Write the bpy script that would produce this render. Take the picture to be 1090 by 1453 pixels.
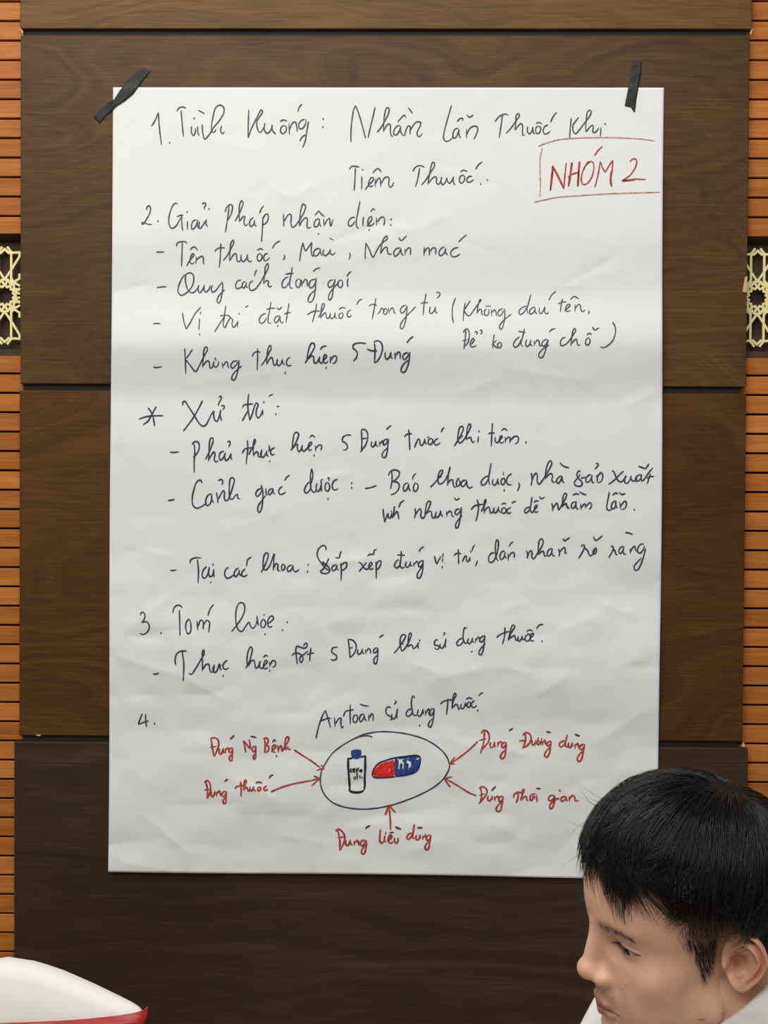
import bpy, bmesh, math, random
import numpy as np
from mathutils import Vector, Matrix, Euler

for _o in list(bpy.data.objects):
    bpy.data.objects.remove(_o)
S = bpy.context.scene
COL = S.collection
rng = np.random.default_rng(7)
random.seed(7)

# ------------------------------------------------------------------ camera
FPX = 2188.0                       # focal length in pixels of the 1090 x 1453 frame
CAM = np.array([0.0456, -2.3347, 1.5507])
def rot(a, ax):
    c, s = math.cos(a), math.sin(a)
    return np.array({'x': [[1,0,0],[0,c,-s],[0,s,c]], 'y': [[c,0,s],[0,1,0],[-s,0,c]], 'z': [[c,-s,0],[s,c,0],[0,0,1]]}[ax])
RM = rot(0.0176085, 'z') @ rot(-0.02021494, 'x') @ rot(-0.00578465, 'y')
cd = bpy.data.cameras.new('camera'); cam = bpy.data.objects.new('camera', cd); COL.objects.link(cam)
mw = Matrix.Identity(4)
for i in range(3):
    mw[i][0] = RM[i, 0]; mw[i][1] = RM[i, 2]; mw[i][2] = -RM[i, 1]; mw[i][3] = CAM[i]
cam.matrix_world = mw
cd.sensor_fit = 'VERTICAL'; cd.sensor_height = 24.0; cd.lens = FPX / 1453.0 * 24.0
cd.clip_start = 0.02
S.camera = cam

# ------------------------------------------------------------------ world, lamps, exposure
S.view_settings.view_transform = 'Standard'; S.view_settings.look = 'None'
S.view_settings.gamma = 1.0; S.view_settings.exposure = 0.0
S.view_settings.use_curve_mapping = False
wd = bpy.data.worlds.new('world'); S.world = wd; wd.use_nodes = True
wd.node_tree.nodes['Background'].inputs[0].default_value = (1.0, 0.985, 0.96, 1)
wd.node_tree.nodes['Background'].inputs[1].default_value = 0.30
def area(name, loc, target, sx, sy, power, col):
    l = bpy.data.lights.new(name, 'AREA'); l.shape = 'RECTANGLE'; l.size = sx; l.size_y = sy
    l.energy = power; l.color = col
    o = bpy.data.objects.new(name, l); COL.objects.link(o); o.location = loc
    o.rotation_euler = (Vector(target) - Vector(loc)).to_track_quat('-Z', 'Y').to_euler()
    return o
area('ceiling_light_near_wall', (-0.5, -1.55, 4.0), (-0.2, -0.05, 1.4), 2.2, 0.45, 56, (1.0, 0.975, 0.93))
area('ceiling_light_room', (-0.9, -3.9, 4.0), (0.0, -0.3, 1.2), 3.2, 1.4, 82, (1.0, 0.985, 0.96))

# ------------------------------------------------------------------ coordinates on the wall
def W(px, py, off=0.0):
    """the point of the plane y = -off that the photograph shows at pixel (px, py)"""
    d = RM @ np.array([(px - 545.0) / FPX, 1.0, (726.5 - py) / FPX])
    t = (-off - CAM[1]) / d[1]
    return CAM + d * t
def at_depth(px, py, depth):
    d = RM @ np.array([(px - 545.0) / FPX, 1.0, (726.5 - py) / FPX])
    return CAM + d * depth

# ------------------------------------------------------------------ helpers
def link(name, me, mat=None, parent=None, loc=None):
    o = bpy.data.objects.new(name, me); COL.objects.link(o)
    if mat is not None: me.materials.append(mat)
    if parent is not None: o.parent = parent
    if loc is not None: o.location = loc
    return o
def mesh(verts, faces, smooth=False):
    me = bpy.data.meshes.new('m'); me.from_pydata([tuple(map(float, v)) for v in verts], [], [tuple(f) for f in faces])
    me.update()
    if smooth: me.polygons.foreach_set('use_smooth', [True] * len(me.polygons))
    return me
def bm_mesh(bm, smooth=False):
    me = bpy.data.meshes.new('m'); bmesh.ops.recalc_face_normals(bm, faces=bm.faces[:]); bm.to_mesh(me); bm.free()
    if smooth: me.polygons.foreach_set('use_smooth', [True] * len(me.polygons))
    return me
def box_bm(x0, x1, y0, y1, z0, z1, bev=0.0, bm=None, seg=1):
    b = bmesh.new()
    r = bmesh.ops.create_cube(b, size=1.0)
    for v in b.verts:
        v.co = Vector(((x0 + x1) / 2 + v.co.x * (x1 - x0), (y0 + y1) / 2 + v.co.y * (y1 - y0), (z0 + z1) / 2 + v.co.z * (z1 - z0)))
    if bev > 0: bmesh.ops.bevel(b, geom=b.edges[:], offset=bev, segments=seg, affect='EDGES', profile=0.5)
    if bm is None: return b
    m = bpy.data.meshes.new('t'); b.to_mesh(m); b.free(); bm.from_mesh(m); bpy.data.meshes.remove(m)
    return bm
def tag(o, label=None, cat=None, group=None, kind=None):
    if label: o['label'] = label
    if cat: o['category'] = cat
    if group: o['group'] = group
    if kind: o['kind'] = kind
    return o
def empty(name, loc=(0, 0, 0)):
    o = bpy.data.objects.new(name, None); COL.objects.link(o); o.location = loc; o.empty_display_size = 0.05
    return o
def tube(pts, rad, n=8, bm=None, cap=True):
    """tapering tube through pts"""
    bm = bm or bmesh.new(); pts = [Vector(p) for p in pts]
    if not hasattr(rad, '__len__'): rad = [rad] * len(pts)
    rings = []; up = None
    for i, p in enumerate(pts):
        t = (pts[min(i + 1, len(pts) - 1)] - pts[max(i - 1, 0)]).normalized()
        if up is None:
            up = Vector((0, 0, 1)) if abs(t.z) < 0.9 else Vector((1, 0, 0))
        a = t.cross(up).normalized(); up = a.cross(t).normalized()
        rings.append([bm.verts.new(p + (a * math.cos(2 * math.pi * k / n) + up * math.sin(2 * math.pi * k / n)) * rad[i]) for k in range(n)])
    for r0, r1 in zip(rings, rings[1:]):
        for k in range(n): bm.faces.new((r0[k], r0[(k + 1) % n], r1[(k + 1) % n], r1[k]))
    if cap:
        bm.faces.new(rings[0][::-1]); bm.faces.new(rings[-1])
    return bm

# ------------------------------------------------------------------ materials
def lin(c):
    return tuple(((v / 255) / 12.92 if v / 255 <= 0.04045 else ((v / 255 + 0.055) / 1.055) ** 2.4) for v in c) + (1,)
def newmat(name, rgb=(128, 128, 128), rough=0.5, spec=0.5, metal=0.0):
    m = bpy.data.materials.new(name); m.use_nodes = True
    b = m.node_tree.nodes['Principled BSDF']
    b.inputs['Base Color'].default_value = lin(rgb); b.inputs['Roughness'].default_value = rough
    b.inputs['Specular IOR Level'].default_value = spec; b.inputs['Metallic'].default_value = metal
    return m, m.node_tree, b
def N(nt, t, **kw):
    n = nt.nodes.new(t)
    for k, v in kw.items():
        if k in n.inputs.keys() if hasattr(n.inputs, 'keys') else False: n.inputs[k].default_value = v
        else: setattr(n, k, v)
    return n
def ramp(nt, stops):
    r = nt.nodes.new('ShaderNodeValToRGB'); e = r.color_ramp.elements
    e[0].position, e[0].color = stops[0][0], lin(stops[0][1]); e[1].position, e[1].color = stops[-1][0], lin(stops[-1][1])
    for p, c in stops[1:-1]:
        x = e.new(p); x.color = lin(c)
    return r
def wood(name, dark, mid, light, scale=1.0, swirl=1.0, rough=0.38, seed=0.0, per_piece=False):
    m, nt, b = newmat(name, mid, rough, 0.22); L = nt.links.new
    tc = nt.nodes.new('ShaderNodeTexCoord'); mp = nt.nodes.new('ShaderNodeMapping')
    L(tc.outputs['Object'], mp.inputs['Vector'])
    if per_piece:
        oi = nt.nodes.new('ShaderNodeObjectInfo'); ml = nt.nodes.new('ShaderNodeVectorMath'); ml.operation = 'SCALE'
        cb = nt.nodes.new('ShaderNodeCombineXYZ'); L(oi.outputs['Random'], cb.inputs[0]); L(oi.outputs['Random'], cb.inputs[2])
        L(cb.outputs[0], ml.inputs[0]); ml.inputs['Scale'].default_value = 37.0
        ad = nt.nodes.new('ShaderNodeVectorMath'); L(tc.outputs['Object'], ad.inputs[0]); L(ml.outputs[0], ad.inputs[1])
        L(ad.outputs[0], mp.inputs['Vector'])
    mp.inputs['Location'].default_value = (seed, seed * 0.7, seed * 1.3)
    # large slow figure that bends the grain round knots
    big = N(nt, 'ShaderNodeTexNoise'); big.inputs['Scale'].default_value = 3.2 * scale; big.inputs['Detail'].default_value = 2.0
    mp2 = nt.nodes.new('ShaderNodeMapping'); mp2.inputs['Scale'].default_value = (0.62, 1, 1.25)
    L(mp.outputs[0], mp2.inputs[0]); L(mp2.outputs[0], big.inputs['Vector'])
    # grain: contour lines of the slow figure plus the height
    sep = nt.nodes.new('ShaderNodeSeparateXYZ'); L(mp.outputs[0], sep.inputs[0])
    m1 = N(nt, 'ShaderNodeMath', operation='MULTIPLY'); m1.inputs[1].default_value = 0.9 * swirl; L(big.outputs['Fac'], m1.inputs[0])
    m2 = N(nt, 'ShaderNodeMath', operation='ADD'); L(m1.outputs[0], m2.inputs[0]); L(sep.outputs[2], m2.inputs[1])
    m3 = N(nt, 'ShaderNodeMath', operation='MULTIPLY'); m3.inputs[1].default_value = 40.0 * scale; L(m2.outputs[0], m3.inputs[0])
    cmb = nt.nodes.new('ShaderNodeCombineXYZ'); L(m3.outputs[0], cmb.inputs[2])
    mx = N(nt, 'ShaderNodeMath', operation='MULTIPLY'); mx.inputs[1].default_value = 1.6 * scale; L(sep.outputs[0], mx.inputs[0]); L(mx.outputs[0], cmb.inputs[0])
    g = N(nt, 'ShaderNodeTexNoise'); g.inputs['Scale'].default_value = 1.0; g.inputs['Detail'].default_value = 5.0; g.inputs['Roughness'].default_value = 0.62
    L(cmb.outputs[0], g.inputs['Vector'])
    # fine pores drawn out along x
    mp3 = nt.nodes.new('ShaderNodeMapping'); mp3.inputs['Scale'].default_value = (14 * scale, 300, 330 * scale); L(mp.outputs[0], mp3.inputs[0])
    p = N(nt, 'ShaderNodeTexNoise'); p.inputs['Scale'].default_value = 1.0; p.inputs['Detail'].default_value = 2.0; L(mp3.outputs[0], p.inputs['Vector'])
    a1 = N(nt, 'ShaderNodeMath', operation='MULTIPLY'); a1.inputs[1].default_value = 0.50; L(g.outputs['Fac'], a1.inputs[0])
    a2 = N(nt, 'ShaderNodeMath', operation='MULTIPLY_ADD'); a2.inputs[1].default_value = 0.36; L(p.outputs['Fac'], a2.inputs[0]); L(a1.outputs[0], a2.inputs[2])
    big2 = N(nt, 'ShaderNodeTexNoise'); big2.inputs['Scale'].default_value = 2.1; big2.inputs['Detail'].default_value = 3.0; L(mp.outputs[0], big2.inputs['Vector'])
    a3 = N(nt, 'ShaderNodeMath', operation='MULTIPLY_ADD'); a3.inputs[1].default_value = 0.36; L(big2.outputs['Fac'], a3.inputs[0]); L(a2.outputs[0], a3.inputs[2])
    r = ramp(nt, [(0.45, dark), (0.61, mid), (0.77, light)]); L(a3.outputs[0], r.inputs[0])
    if per_piece:
        hs = nt.nodes.new('ShaderNodeHueSaturation'); L(r.outputs[0], hs.inputs['Color'])
        mr = nt.nodes.new('ShaderNodeMapRange'); L(oi.outputs['Random'], mr.inputs[0]); mr.inputs[3].default_value = 0.88; mr.inputs[4].default_value = 1.12
        L(mr.outputs[0], hs.inputs['Value']); L(hs.outputs[0], b.inputs['Base Color'])
    else: L(r.outputs[0], b.inputs['Base Color'])
    bp = nt.nodes.new('ShaderNodeBump'); bp.inputs['Strength'].default_value = 0.06; bp.inputs['Distance'].default_value = 0.0006
    L(a2.outputs[0], bp.inputs['Height']); L(bp.outputs[0], b.inputs['Normal'])
    return m

M_walnut = [wood('walnut_veneer_a', (74, 51, 24), (97, 69, 33), (118, 87, 44), 1.0, 1.0, 0.42, 0.3),
            wood('walnut_veneer_b', (58, 39, 18), (79, 55, 27), (99, 71, 37), 1.0, 1.0, 0.42, 4.1),
            wood('walnut_veneer_c', (60, 36, 12), (78, 50, 19), (96, 65, 28), 1.0, 0.9, 0.42, 9.7),
            wood('part_shaded_veneer', (46, 34, 22), (58, 44, 30), (72, 56, 41), 1.0, 0.18, 0.45, 15.2)]  # lowest panel: a greyer veneer, with some shade put into its colour
M_slat = wood('orange_slat_wood', (148, 84, 32), (172, 104, 44), (192, 124, 58), 1.6, 0.10, 0.4, 2.0, per_piece=True)
M_groove, _, _ = newmat('groove_lining', (42, 37, 28), 0.6, 0.3)
M_dark, _, _ = newmat('dark_backing', (30, 14, 8), 0.8, 0.2)
M_niche = wood('niche_wood', (58, 44, 32), (72, 56, 40), (86, 68, 50), 1.0, 0.2, 0.5, 3.0)
M_chip, _, _ = newmat('bare_wood_chip', (205, 165, 125), 0.8, 0.2)
M_gold, nt, b = newmat('gilded_fretwork', (240, 226, 162), 0.42, 0.5, 0.15)
M_tape, nt, b = newmat('black_cloth_tape', (30, 29, 26), 0.55, 0.4)
t = N(nt, 'ShaderNodeTexNoise'); t.inputs['Scale'].default_value = 900; bp = nt.nodes.new('ShaderNodeBump'); bp.inputs['Strength'].default_value = 0.3; bp.inputs['Distance'].default_value = 0.0004
nt.links.new(t.outputs['Fac'], bp.inputs['Height']); nt.links.new(bp.outputs[0], b.inputs['Normal'])
M_paper, nt, b = newmat('white_flipchart_paper', (227, 229, 229), 0.62, 0.25)
t = N(nt, 'ShaderNodeTexNoise'); t.inputs['Scale'].default_value = 420; t.inputs['Detail'].default_value = 3
tc = nt.nodes.new('ShaderNodeTexCoord'); nt.links.new(tc.outputs['Object'], t.inputs['Vector'])
bp = nt.nodes.new('ShaderNodeBump'); bp.inputs['Strength'].default_value = 0.10; bp.inputs['Distance'].default_value = 0.0005
nt.links.new(t.outputs['Fac'], bp.inputs['Height']); nt.links.new(bp.outputs[0], b.inputs['Normal'])
def ink(name, rgb):
    m, nt, b = newmat(name, rgb, 0.6, 0.2)
    t = N(nt, 'ShaderNodeTexNoise'); t.inputs['Scale'].default_value = 260; tc = nt.nodes.new('ShaderNodeTexCoord'); nt.links.new(tc.outputs['Object'], t.inputs['Vector'])
    r = ramp(nt, [(0.35, tuple(int(v * 0.85) for v in rgb)), (0.7, tuple(min(255, int(v * 1.15 + 8)) for v in rgb))])
    nt.links.new(t.outputs['Fac'], r.inputs[0]); nt.links.new(r.outputs[0], b.inputs['Base Color'])
    return m
INK = {'ink': ink('grey_black_marker_ink', (84, 84, 92)), 'faded': ink('faded_brown_red_ink', (182, 138, 126)), 'darkink': ink('dark_marker_ink', (64, 66, 80)), 'red': ink('red_marker_ink', (168, 70, 56)), 'brownink': ink('brown_black_marker_ink', (92, 62, 58)),
       'blackink': ink('black_marker_ink', (34, 38, 48)), 'blue': ink('blue_marker_ink', (44, 66, 128)), 'navy': ink('navy_marker_ink', (40, 42, 74)),
       'brightred': ink('bright_red_marker_ink', (214, 44, 36))}

# ------------------------------------------------------------------ the wall
PANEL_T = 0.026
pl = lambda px, py: W(px, py, 0.0)
z_of = lambda py, off=0.0: (W(29, py, off)[2] + W(1058, py, off)[2]) / 2
X0, X1 = W(28, 400)[0], W(1061, 400)[0]
g1 = (W(545, 41)[2], W(545, 50.5)[2]); g2 = (W(545, 547)[2], W(545, 556.5)[2]); g3 = (W(545, 1048)[2], W(545, 1057)[2])
WZ1 = 2.95
wall = link('wall_back', bm_mesh(box_bm(-1.0, 1.15, 0.045, 0.12, 0.0, WZ1)), M_dark); tag(wall, kind='structure')
PY = 0.0
def panel(z0, z1, xa, xb, mat, label):
    bm = box_bm(xa, xb, 0.0, PANEL_T, z0, z1, 0.0012)
    o = link('wood_panel', bm_mesh(bm), mat, wall); o['label'] = label
    return o
P_top = panel(g1[0], WZ1, W(28.5, 20)[0], W(1067.5, 20)[0], M_walnut[0], 'brown walnut panel above the paper, cut by the top edge of the photo')
P_a = panel(g2[0], g1[1], W(29, 300)[0], W(1061.5, 300)[0], M_walnut[1], 'brown walnut panel behind the upper half of the paper')
P_b = panel(g3[0], g2[1], W(27.5, 800)[0], W(1056.5, 800)[0], M_walnut[2], 'reddish dark walnut panel behind the lower half of the paper')
P_c = panel(0.0, g3[1], W(20, 1200)[0], W(1060, 1200)[0], M_walnut[3], 'dark brown panel, partly shaded in its colour, below the paper and behind the man')
for zz in (g1, g2, g3):
    zm = (zz[0] + zz[1]) / 2
    link('groove_strip', bm_mesh(box_bm(X0 + 0.005, X1 - 0.006, 0.007, 0.03, zm - 0.012, zm + 0.012)), M_groove, wall)
link('panel_core', bm_mesh(box_bm(X0 + 0.004, X1 - 0.004, PANEL_T, 0.05, 0.0, WZ1)), M_groove, wall)
# small chips of bare wood on the panel edges
def chip(poly, y, par):
    vs = [(W(a, b_, y)) for a, b_ in poly]; n = len(vs)
    front = [v + np.array([0, -0.0009, 0]) for v in vs]
    o = link('veneer_chip', mesh(front + [v + np.array([0, 0.001, 0]) for v in vs], [tuple(range(n))[::-1]] + [(i, (i + 1) % n, n + (i + 1) % n, n + i) for i in range(n)]), M_chip, par)
    o['label'] = 'pale chip of bare wood on the panel edge'
chip([(1053.5, 414), (1056, 401), (1057, 393.5), (1060.5, 391.5), (1060.3, 397), (1059.3, 415)], 0.0003, P_a)
chip([(1064.2, 47), (1067.2, 41), (1068.2, 41), (1065.5, 50)], 0.0, P_top)
chip([(27.5, 40), (28.6, 40), (32.6, 44), (32.6, 48.5)], 0.0, P_top)
chip([(51, 1042.5), (58, 1042), (57.5, 1044.2), (52, 1044)], 0.0, P_b)
chip([(1053, 1056), (1055.5, 1053), (1057.5, 1060), (1052.5, 1059.5)], 0.0, P_c)
# the slatted strips on both sides of the panels
SY = 0.014
def slats(xa, xb, pxl, top_joints, low_joints):
    # one pitch fitted through the joints seen
    jt = sorted(W(pxl, p, -SY)[2] for p in top_joints); jl = sorted(W(pxl, p, -SY)[2] for p in low_joints)
    pitch_t = (jt[-1] - jt[0]) / (len(jt) - 1)
    pitch_l = (jl[-1] - jl[0]) / round((jl[-1] - jl[0]) / pitch_t)
    g = 0.0015
    me = bm_mesh(box_bm(xa, xb, SY, SY + 0.014, g, pitch_t - g, 0.0008))
    zz = jt[0]
    first = None
    zniche_top = W(pxl, NT[0 if pxl < 500 else 1], -SY)[2]; znb = W(pxl, NB[0 if pxl < 500 else 1], -SY)[2]
    # short slat just above the niche
    me2 = bm_mesh(box_bm(xa, xb, SY, SY + 0.014, 0, jt[0] - g - zniche_top, 0.0008))
    link('slat', me2, M_slat, wall, (0, 0, zniche_top))
    k = 0
    while jt[0] + (k + 1) * pitch_t < WZ1:
        o = link('slat', me, None, wall, (0, 0, jt[0] + k * pitch_t)); k += 1
        if not me.materials: me.materials.append(M_slat)
    ml = bm_mesh(box_bm(xa, xb, SY, SY + 0.014, g, pitch_l - g, 0.0008)); ml.materials.append(M_slat)
    me3 = bm_mesh(box_bm(xa, xb, SY, SY + 0.014, 0, znb - jl[-1] - g, 0.0008))
    link('slat', me3, M_slat, wall, (0, 0, jl[-1] + g))
    k = 1
    while jl[-1] - k * pitch_l > 0.0:
        link('slat', ml, None, wall, (0, 0, jl[-1] - k * pitch_l)); k += 1
    return zniche_top, znb
NT = (331.8, 335.5); NB = (505.0, 508.0)
zl = slats(X0 - 0.30, X0 + 0.003, 14, [2.2, 29.5, 57.3, 85, 113, 141, 168.5, 196, 224, 251, 279, 306.5], [530, 558, 1020.6, 1047.4, 1074.8, 1102, 1128.8, 1156.5, 1184.6, 1212.7, 1240.4, 1267.5, 1295, 1323, 1350.5])
zr = slats(X1 - 0.006, X1 + 0.30, 1075, [1.5, 29, 57.3, 85.2, 113.9, 142.5, 170.4, 197.7, 225.5, 253, 280.5, 308.3], [533, 561, 917.7, 944.6, 972.5, 1000, 1027.5, 1054.7, 1082.8, 1110])

# ------------------------------------------------------------------ gilded fretwork set in a niche on each side
def lattice(cx, cz, xa, xb, zt, zb, s, label):
    root = empty('lattice_screen', (cx, 0.03, cz)); tag(root, label, 'screen')
    y0 = 0.026
    def part(name, bm, m): 
        o = link(name, bm_mesh(bm), m, root); o.location = -Vector(root.location); return o
    # niche reveal boards (top, bottom) and back board
    bm = bmesh.new()
    vs = [(xa, SY, zt), (xb, SY, zt), (xb, SY + 0.024, zt - 0.010), (xa, SY + 0.024, zt - 0.010), (xa, SY + 0.024, zt), (xb, SY + 0.024, zt)]
    v = [bm.verts.new(q) for q in vs]; bm.faces.new(v[:4]); bm.faces.new((v[3], v[2], v[5], v[4])); bm.faces.new((v[0], v[4], v[5], v[1])); bm.faces.new((v[0], v[3], v[4])); bm.faces.new((v[1], v[5], v[2]))
    part('frame_rail', bm, M_niche)
    bm = box_bm(xa, xb, SY + 0.001, SY + 0.026, zb, zb + 0.010, 0.0006); part('frame_rail', bm, M_niche)
    part('back_board', box_bm(xa, xb, SY + 0.024, SY + 0.029, zb, zt), M_niche)
    # fretwork: straight bars laid out on a repeating rosette
    segs = []
    def sym(pts):
        for a, b_ in zip(pts, pts[1:]):
            for sx in (1, -1):
                for sy in (1, -1):
                    q = ((a[0] * sx, a[1] * sy), (b_[0] * sx, b_[1] * sy))
                    if q not in segs and (q[1], q[0]) not in segs: segs.append(q)
    Hh = 69.0
    sym([(9.2, 22), (9.2, 62)]); sym([(4.0, 68), (9.2, 61), (9.2, 58)])
    sym([(0, 65.5), (5.6, 60), (9.2, 61.5)]); sym([(9.2, 60.5), (15.5, 60.5), (21, 61)])
    sym([(0, 22.5), (9.2, 36), (21, 55), (21, 61)])
    sym([(21, 61), (25, 58)])
    # ring
    n = 12
    ring = [((12.2 if k % 2 else 15.8) * math.sin(math.pi * k / n), (12.2 if k % 2 else 15.8) * math.cos(math.pi * k / n)) for k in range(2 * n)]
    for a, b_ in zip(ring, ring[1:] + ring[:1]): segs.append((a, b_))
    sym([(0, 14), (4.5, 22), (9.2, 15), (9.5, 24)]); sym([(0, 22.5), (4.5, 22)])
    sym([(9.2, 15), (13, 19), (21, 24)]); sym([(13, 9.5), (13, 19)]); sym([(15.5, 5), (21, 10)]); sym([(13, 10), (21, 8)])
    sym([(15.5, 3.5), (21, 3)]); sym([(9.2, 22), (16, 17), (21, 14)])
    sym([(21, 24), (21, 30)]); sym([(9.2, 24), (13, 19)])
    per = 42.0 * s
    kmin, kmax = math.floor((xa - cx) / per) - 1, math.ceil((xb - cx) / per) + 1
    one = bmesh.new(); w = 2.5 * s
    for (ax, az), (bx, bz) in segs:
        a = Vector((ax * s, 0, az * s)); b_ = Vector((bx * s, 0, bz * s)); d = (b_ - a)
        if d.length < 1e-6: continue
        d.normalize(); nrm = Vector((-d.z, 0, d.x)) * (w * 0.62); a -= d * w * 0.35; b_ += d * w * 0.35
        c = [a + nrm, b_ + nrm, b_ - nrm, a - nrm]
        f = [one.verts.new(q + Vector((0, -0.002, 0))) for q in c]; k_ = [one.verts.new(q + Vector((0, 0.002, 0))) for q in c]
        one.faces.new(f[::-1]); one.faces.new(k_)
        for i in range(4): one.faces.new((f[i], f[(i + 1) % 4], k_[(i + 1) % 4], k_[i]))
    me = bm_mesh(one); me.materials.append(M_gold)
    for k in range(kmin, kmax + 1):
        x = cx + k * per
        if x - per / 2 < xa - per * 0.6 or x + per / 2 > xb + per * 0.6: continue
        o = link('fretwork_rosette', me, None, root); o.location = Vector((x, y0, cz)) - Vector(root.location)
    return root
sL = 0.001085
cL = W(7, 419.5, -0.026); cR = W(1074.5, 422.5, -0.026)
lattice(cL[0], cL[2], X0 - 0.30, X0 + 0.004, zl[0], zl[1], sL, 'pale gold geometric fretwork in a slot left of the paper')
lattice(cR[0], cR[2], X1 - 0.006, X1 + 0.30, zr[0], zr[1], sL, 'pale gold geometric fretwork in a slot right of the paper')

# ------------------------------------------------------------------ floor
M_carpet, nt, b = newmat('carpet', (110, 84, 62), 0.95, 0.1)
t = N(nt, 'ShaderNodeTexNoise'); t.inputs['Scale'].default_value = 60; r = ramp(nt, [(0.3, (92, 68, 50)), (0.7, (126, 98, 74))])
nt.links.new(t.outputs['Fac'], r.inputs[0]); nt.links.new(r.outputs[0], b.inputs['Base Color'])
fl = link('floor', bm_mesh(box_bm(-3, 3, -4.5, 0.12, -0.05, 0.0)), M_carpet); tag(fl, kind='structure')

# ------------------------------------------------------------------ the paper
Q = [(160.5, 124.0), (943.0, 124.5), (934.0, 1247.0), (153.0, 1236.5)]      # its corners
NXP, NZP = 262, 372
OFF = 0.004
def quad(u, v):
    a = (1 - u) * Q[0][0] + u * Q[1][0]; b_ = (1 - u) * Q[3][0] + u * Q[2][0]
    c = (1 - u) * Q[0][1] + u * Q[1][1]; d = (1 - u) * Q[3][1] + u * Q[2][1]
    return (1 - v) * a + v * b_, (1 - v) * c + v * d
uu, vv = np.meshgrid(np.linspace(0, 1, NXP), np.linspace(0, 1, NZP))
PXg, PYg = quad(uu, vv)
# edges wander a little, as a sheet that hangs loose does
PXg = PXg + (1 - uu) * (1.2 * np.sin(vv * 9) * vv) - uu * 1.2 * np.sin(vv * 8 + 0.6)
PYg = PYg + vv * 1.0 * np.sin(uu * 7 + 1)
def vnoise(x, y, seed):
    r = np.random.default_rng(seed); G = r.random((64, 64))
    xi = np.floor(x).astype(int); yi = np.floor(y).astype(int); fx = x - xi; fy = y - yi
    fx = fx * fx * (3 - 2 * fx); fy = fy * fy * (3 - 2 * fy)
    g = lambda a, b_: G[a % 64, b_ % 64]
    return (g(xi, yi) * (1 - fx) + g(xi + 1, yi) * fx) * (1 - fy) + (g(xi, yi + 1) * (1 - fx) + g(xi + 1, yi + 1) * fx) * fy
Hm = np.zeros_like(PXg)                       # height in mm towards the room
# the soft horizontal fold across the middle
yy = PYg + 0.012 * (PXg - 540) + 5 * np.sin(PXg / 160.0)
def smooth(e0, e1, x):
    t_ = np.clip((x - e0) / (e1 - e0), 0, 1); return t_ * t_ * (3 - 2 * t_)
Hm += 15.0 * smooth(405, 495, yy) - 15.0 * smooth(480, 575, yy)
Hm += 3.0 * smooth(560, 640, yy) * (0.6 + 0.4 * np.sin(PXg / 130))- 3.0 * smooth(640, 900, yy)
Hm -= 3.2 * smooth(330, 412, yy); Hm += 3.2 * smooth(130, 330, yy)
Hm += 2.5 * smooth(840, 900, yy) - 3.0 * smooth(920, 1010, yy + (PXg - 300) * -0.10) + 2.5 * smooth(1010, 1110, yy)
Hm += 9.0 * (vnoise(PXg / 210, PYg / 120, 1) - 0.5) * (0.35 + 0.65 * smooth(650, 900, PYg))
Hm += 5.0 * (vnoise(PXg / 90, PYg / 60, 2) - 0.5) * (0.25 + 0.75 * smooth(650, 880, PYg))
Hm += 3.0 * np.abs(vnoise(PXg / 70, PYg / 42, 3) - 0.5) * (0.3 + 1.3 * smooth(650, 880, PYg))
Hm += 0.7 * (vnoise(PXg / 22, PYg / 18, 4) - 0.5) * (0.5 + 0.7 * smooth(650, 880, PYg))
def crease(x0, y0, x1, y1, amp, w, asym=1.0):
    global Hm
    L_ = math.hypot(x1 - x0, y1 - y0); tx, ty = (x1 - x0) / L_, (y1 - y0) / L_
    s_ = ((PXg - x0) * tx + (PYg - y0) * ty) / L_; d = -(PXg - x0) * ty + (PYg - y0) * tx
    fade = np.clip(s_ * 4, 0, 1) * np.clip((1 - s_) * 4, 0, 1) * (s_ > 0) * (s_ < 1)
    prof = np.where(d > 0, np.exp(-np.abs(d) / (w * asym)), np.exp(-np.abs(d) / (w / asym)))
    Hm = Hm + amp * fade * prof
for c in [(172, 172, 222, 146, 1.3, 9), (380, 262, 415, 284, 1.4, 10), (412, 284, 450, 258, 1.6, 10), (555, 322, 592, 330, 1.3, 9), (588, 331, 640, 300, 1.3, 10),
          (168, 770, 250, 792, 1.8, 12), (165, 905, 262, 832, 2.0, 14), (160, 930, 262, 962, 2.2, 12), (245, 952, 335, 1002, 2.0, 10), (275, 1052, 335, 1068, 1.8, 8),
          (165, 1075, 238, 1132, 1.6, 14), (198, 1150, 280, 1222, 2.4, 12), (380, 1180, 480, 1202, 1.8, 12), (575, 938, 640, 962, 2.0, 10), (600, 968, 700, 945, 2.0, 11),
          (770, 905, 862, 868, 1.9, 14), (845, 852, 910, 878, 2.2, 10), (755, 990, 812, 955, 2.2, 12), (860, 952, 925, 930, 1.8, 12), (820, 1070, 930, 1000, 2.0, 14),
          (700, 1170, 760, 1200, 1.6, 12), (620, 1040, 700, 1075, 1.4, 12), (420, 900, 520, 870, 1.3, 14), (700, 870, 760, 850, 1.6, 12), (560, 1215, 640, 1190, 1.5, 12),
          (410, 380, 560, 360, 0.8, 12), (700, 520, 860, 545, 1.4, 16), (250, 545, 420, 525, 1.0, 16), (640, 560, 720, 535, 1.2, 10), (880, 580, 935, 555, 1.5, 9),
          (170, 240, 200, 200, 1.0, 9), (180, 330, 280, 312, 0.8, 12), (300, 200, 380, 215, 0.7, 12), (800, 400, 900, 380, 0.8, 12), (860, 660, 930, 690, 1.2, 12),
          (300, 760, 420, 720, 1.0, 16), (520, 850, 600, 880, 1.2, 14), (170, 1000, 240, 985, 1.5, 12), (300, 1130, 420, 1110, 1.4, 14), (480, 1180, 560, 1165, 1.4, 12)]:
    crease(*c)
rc = np.random.default_rng(5)
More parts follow.
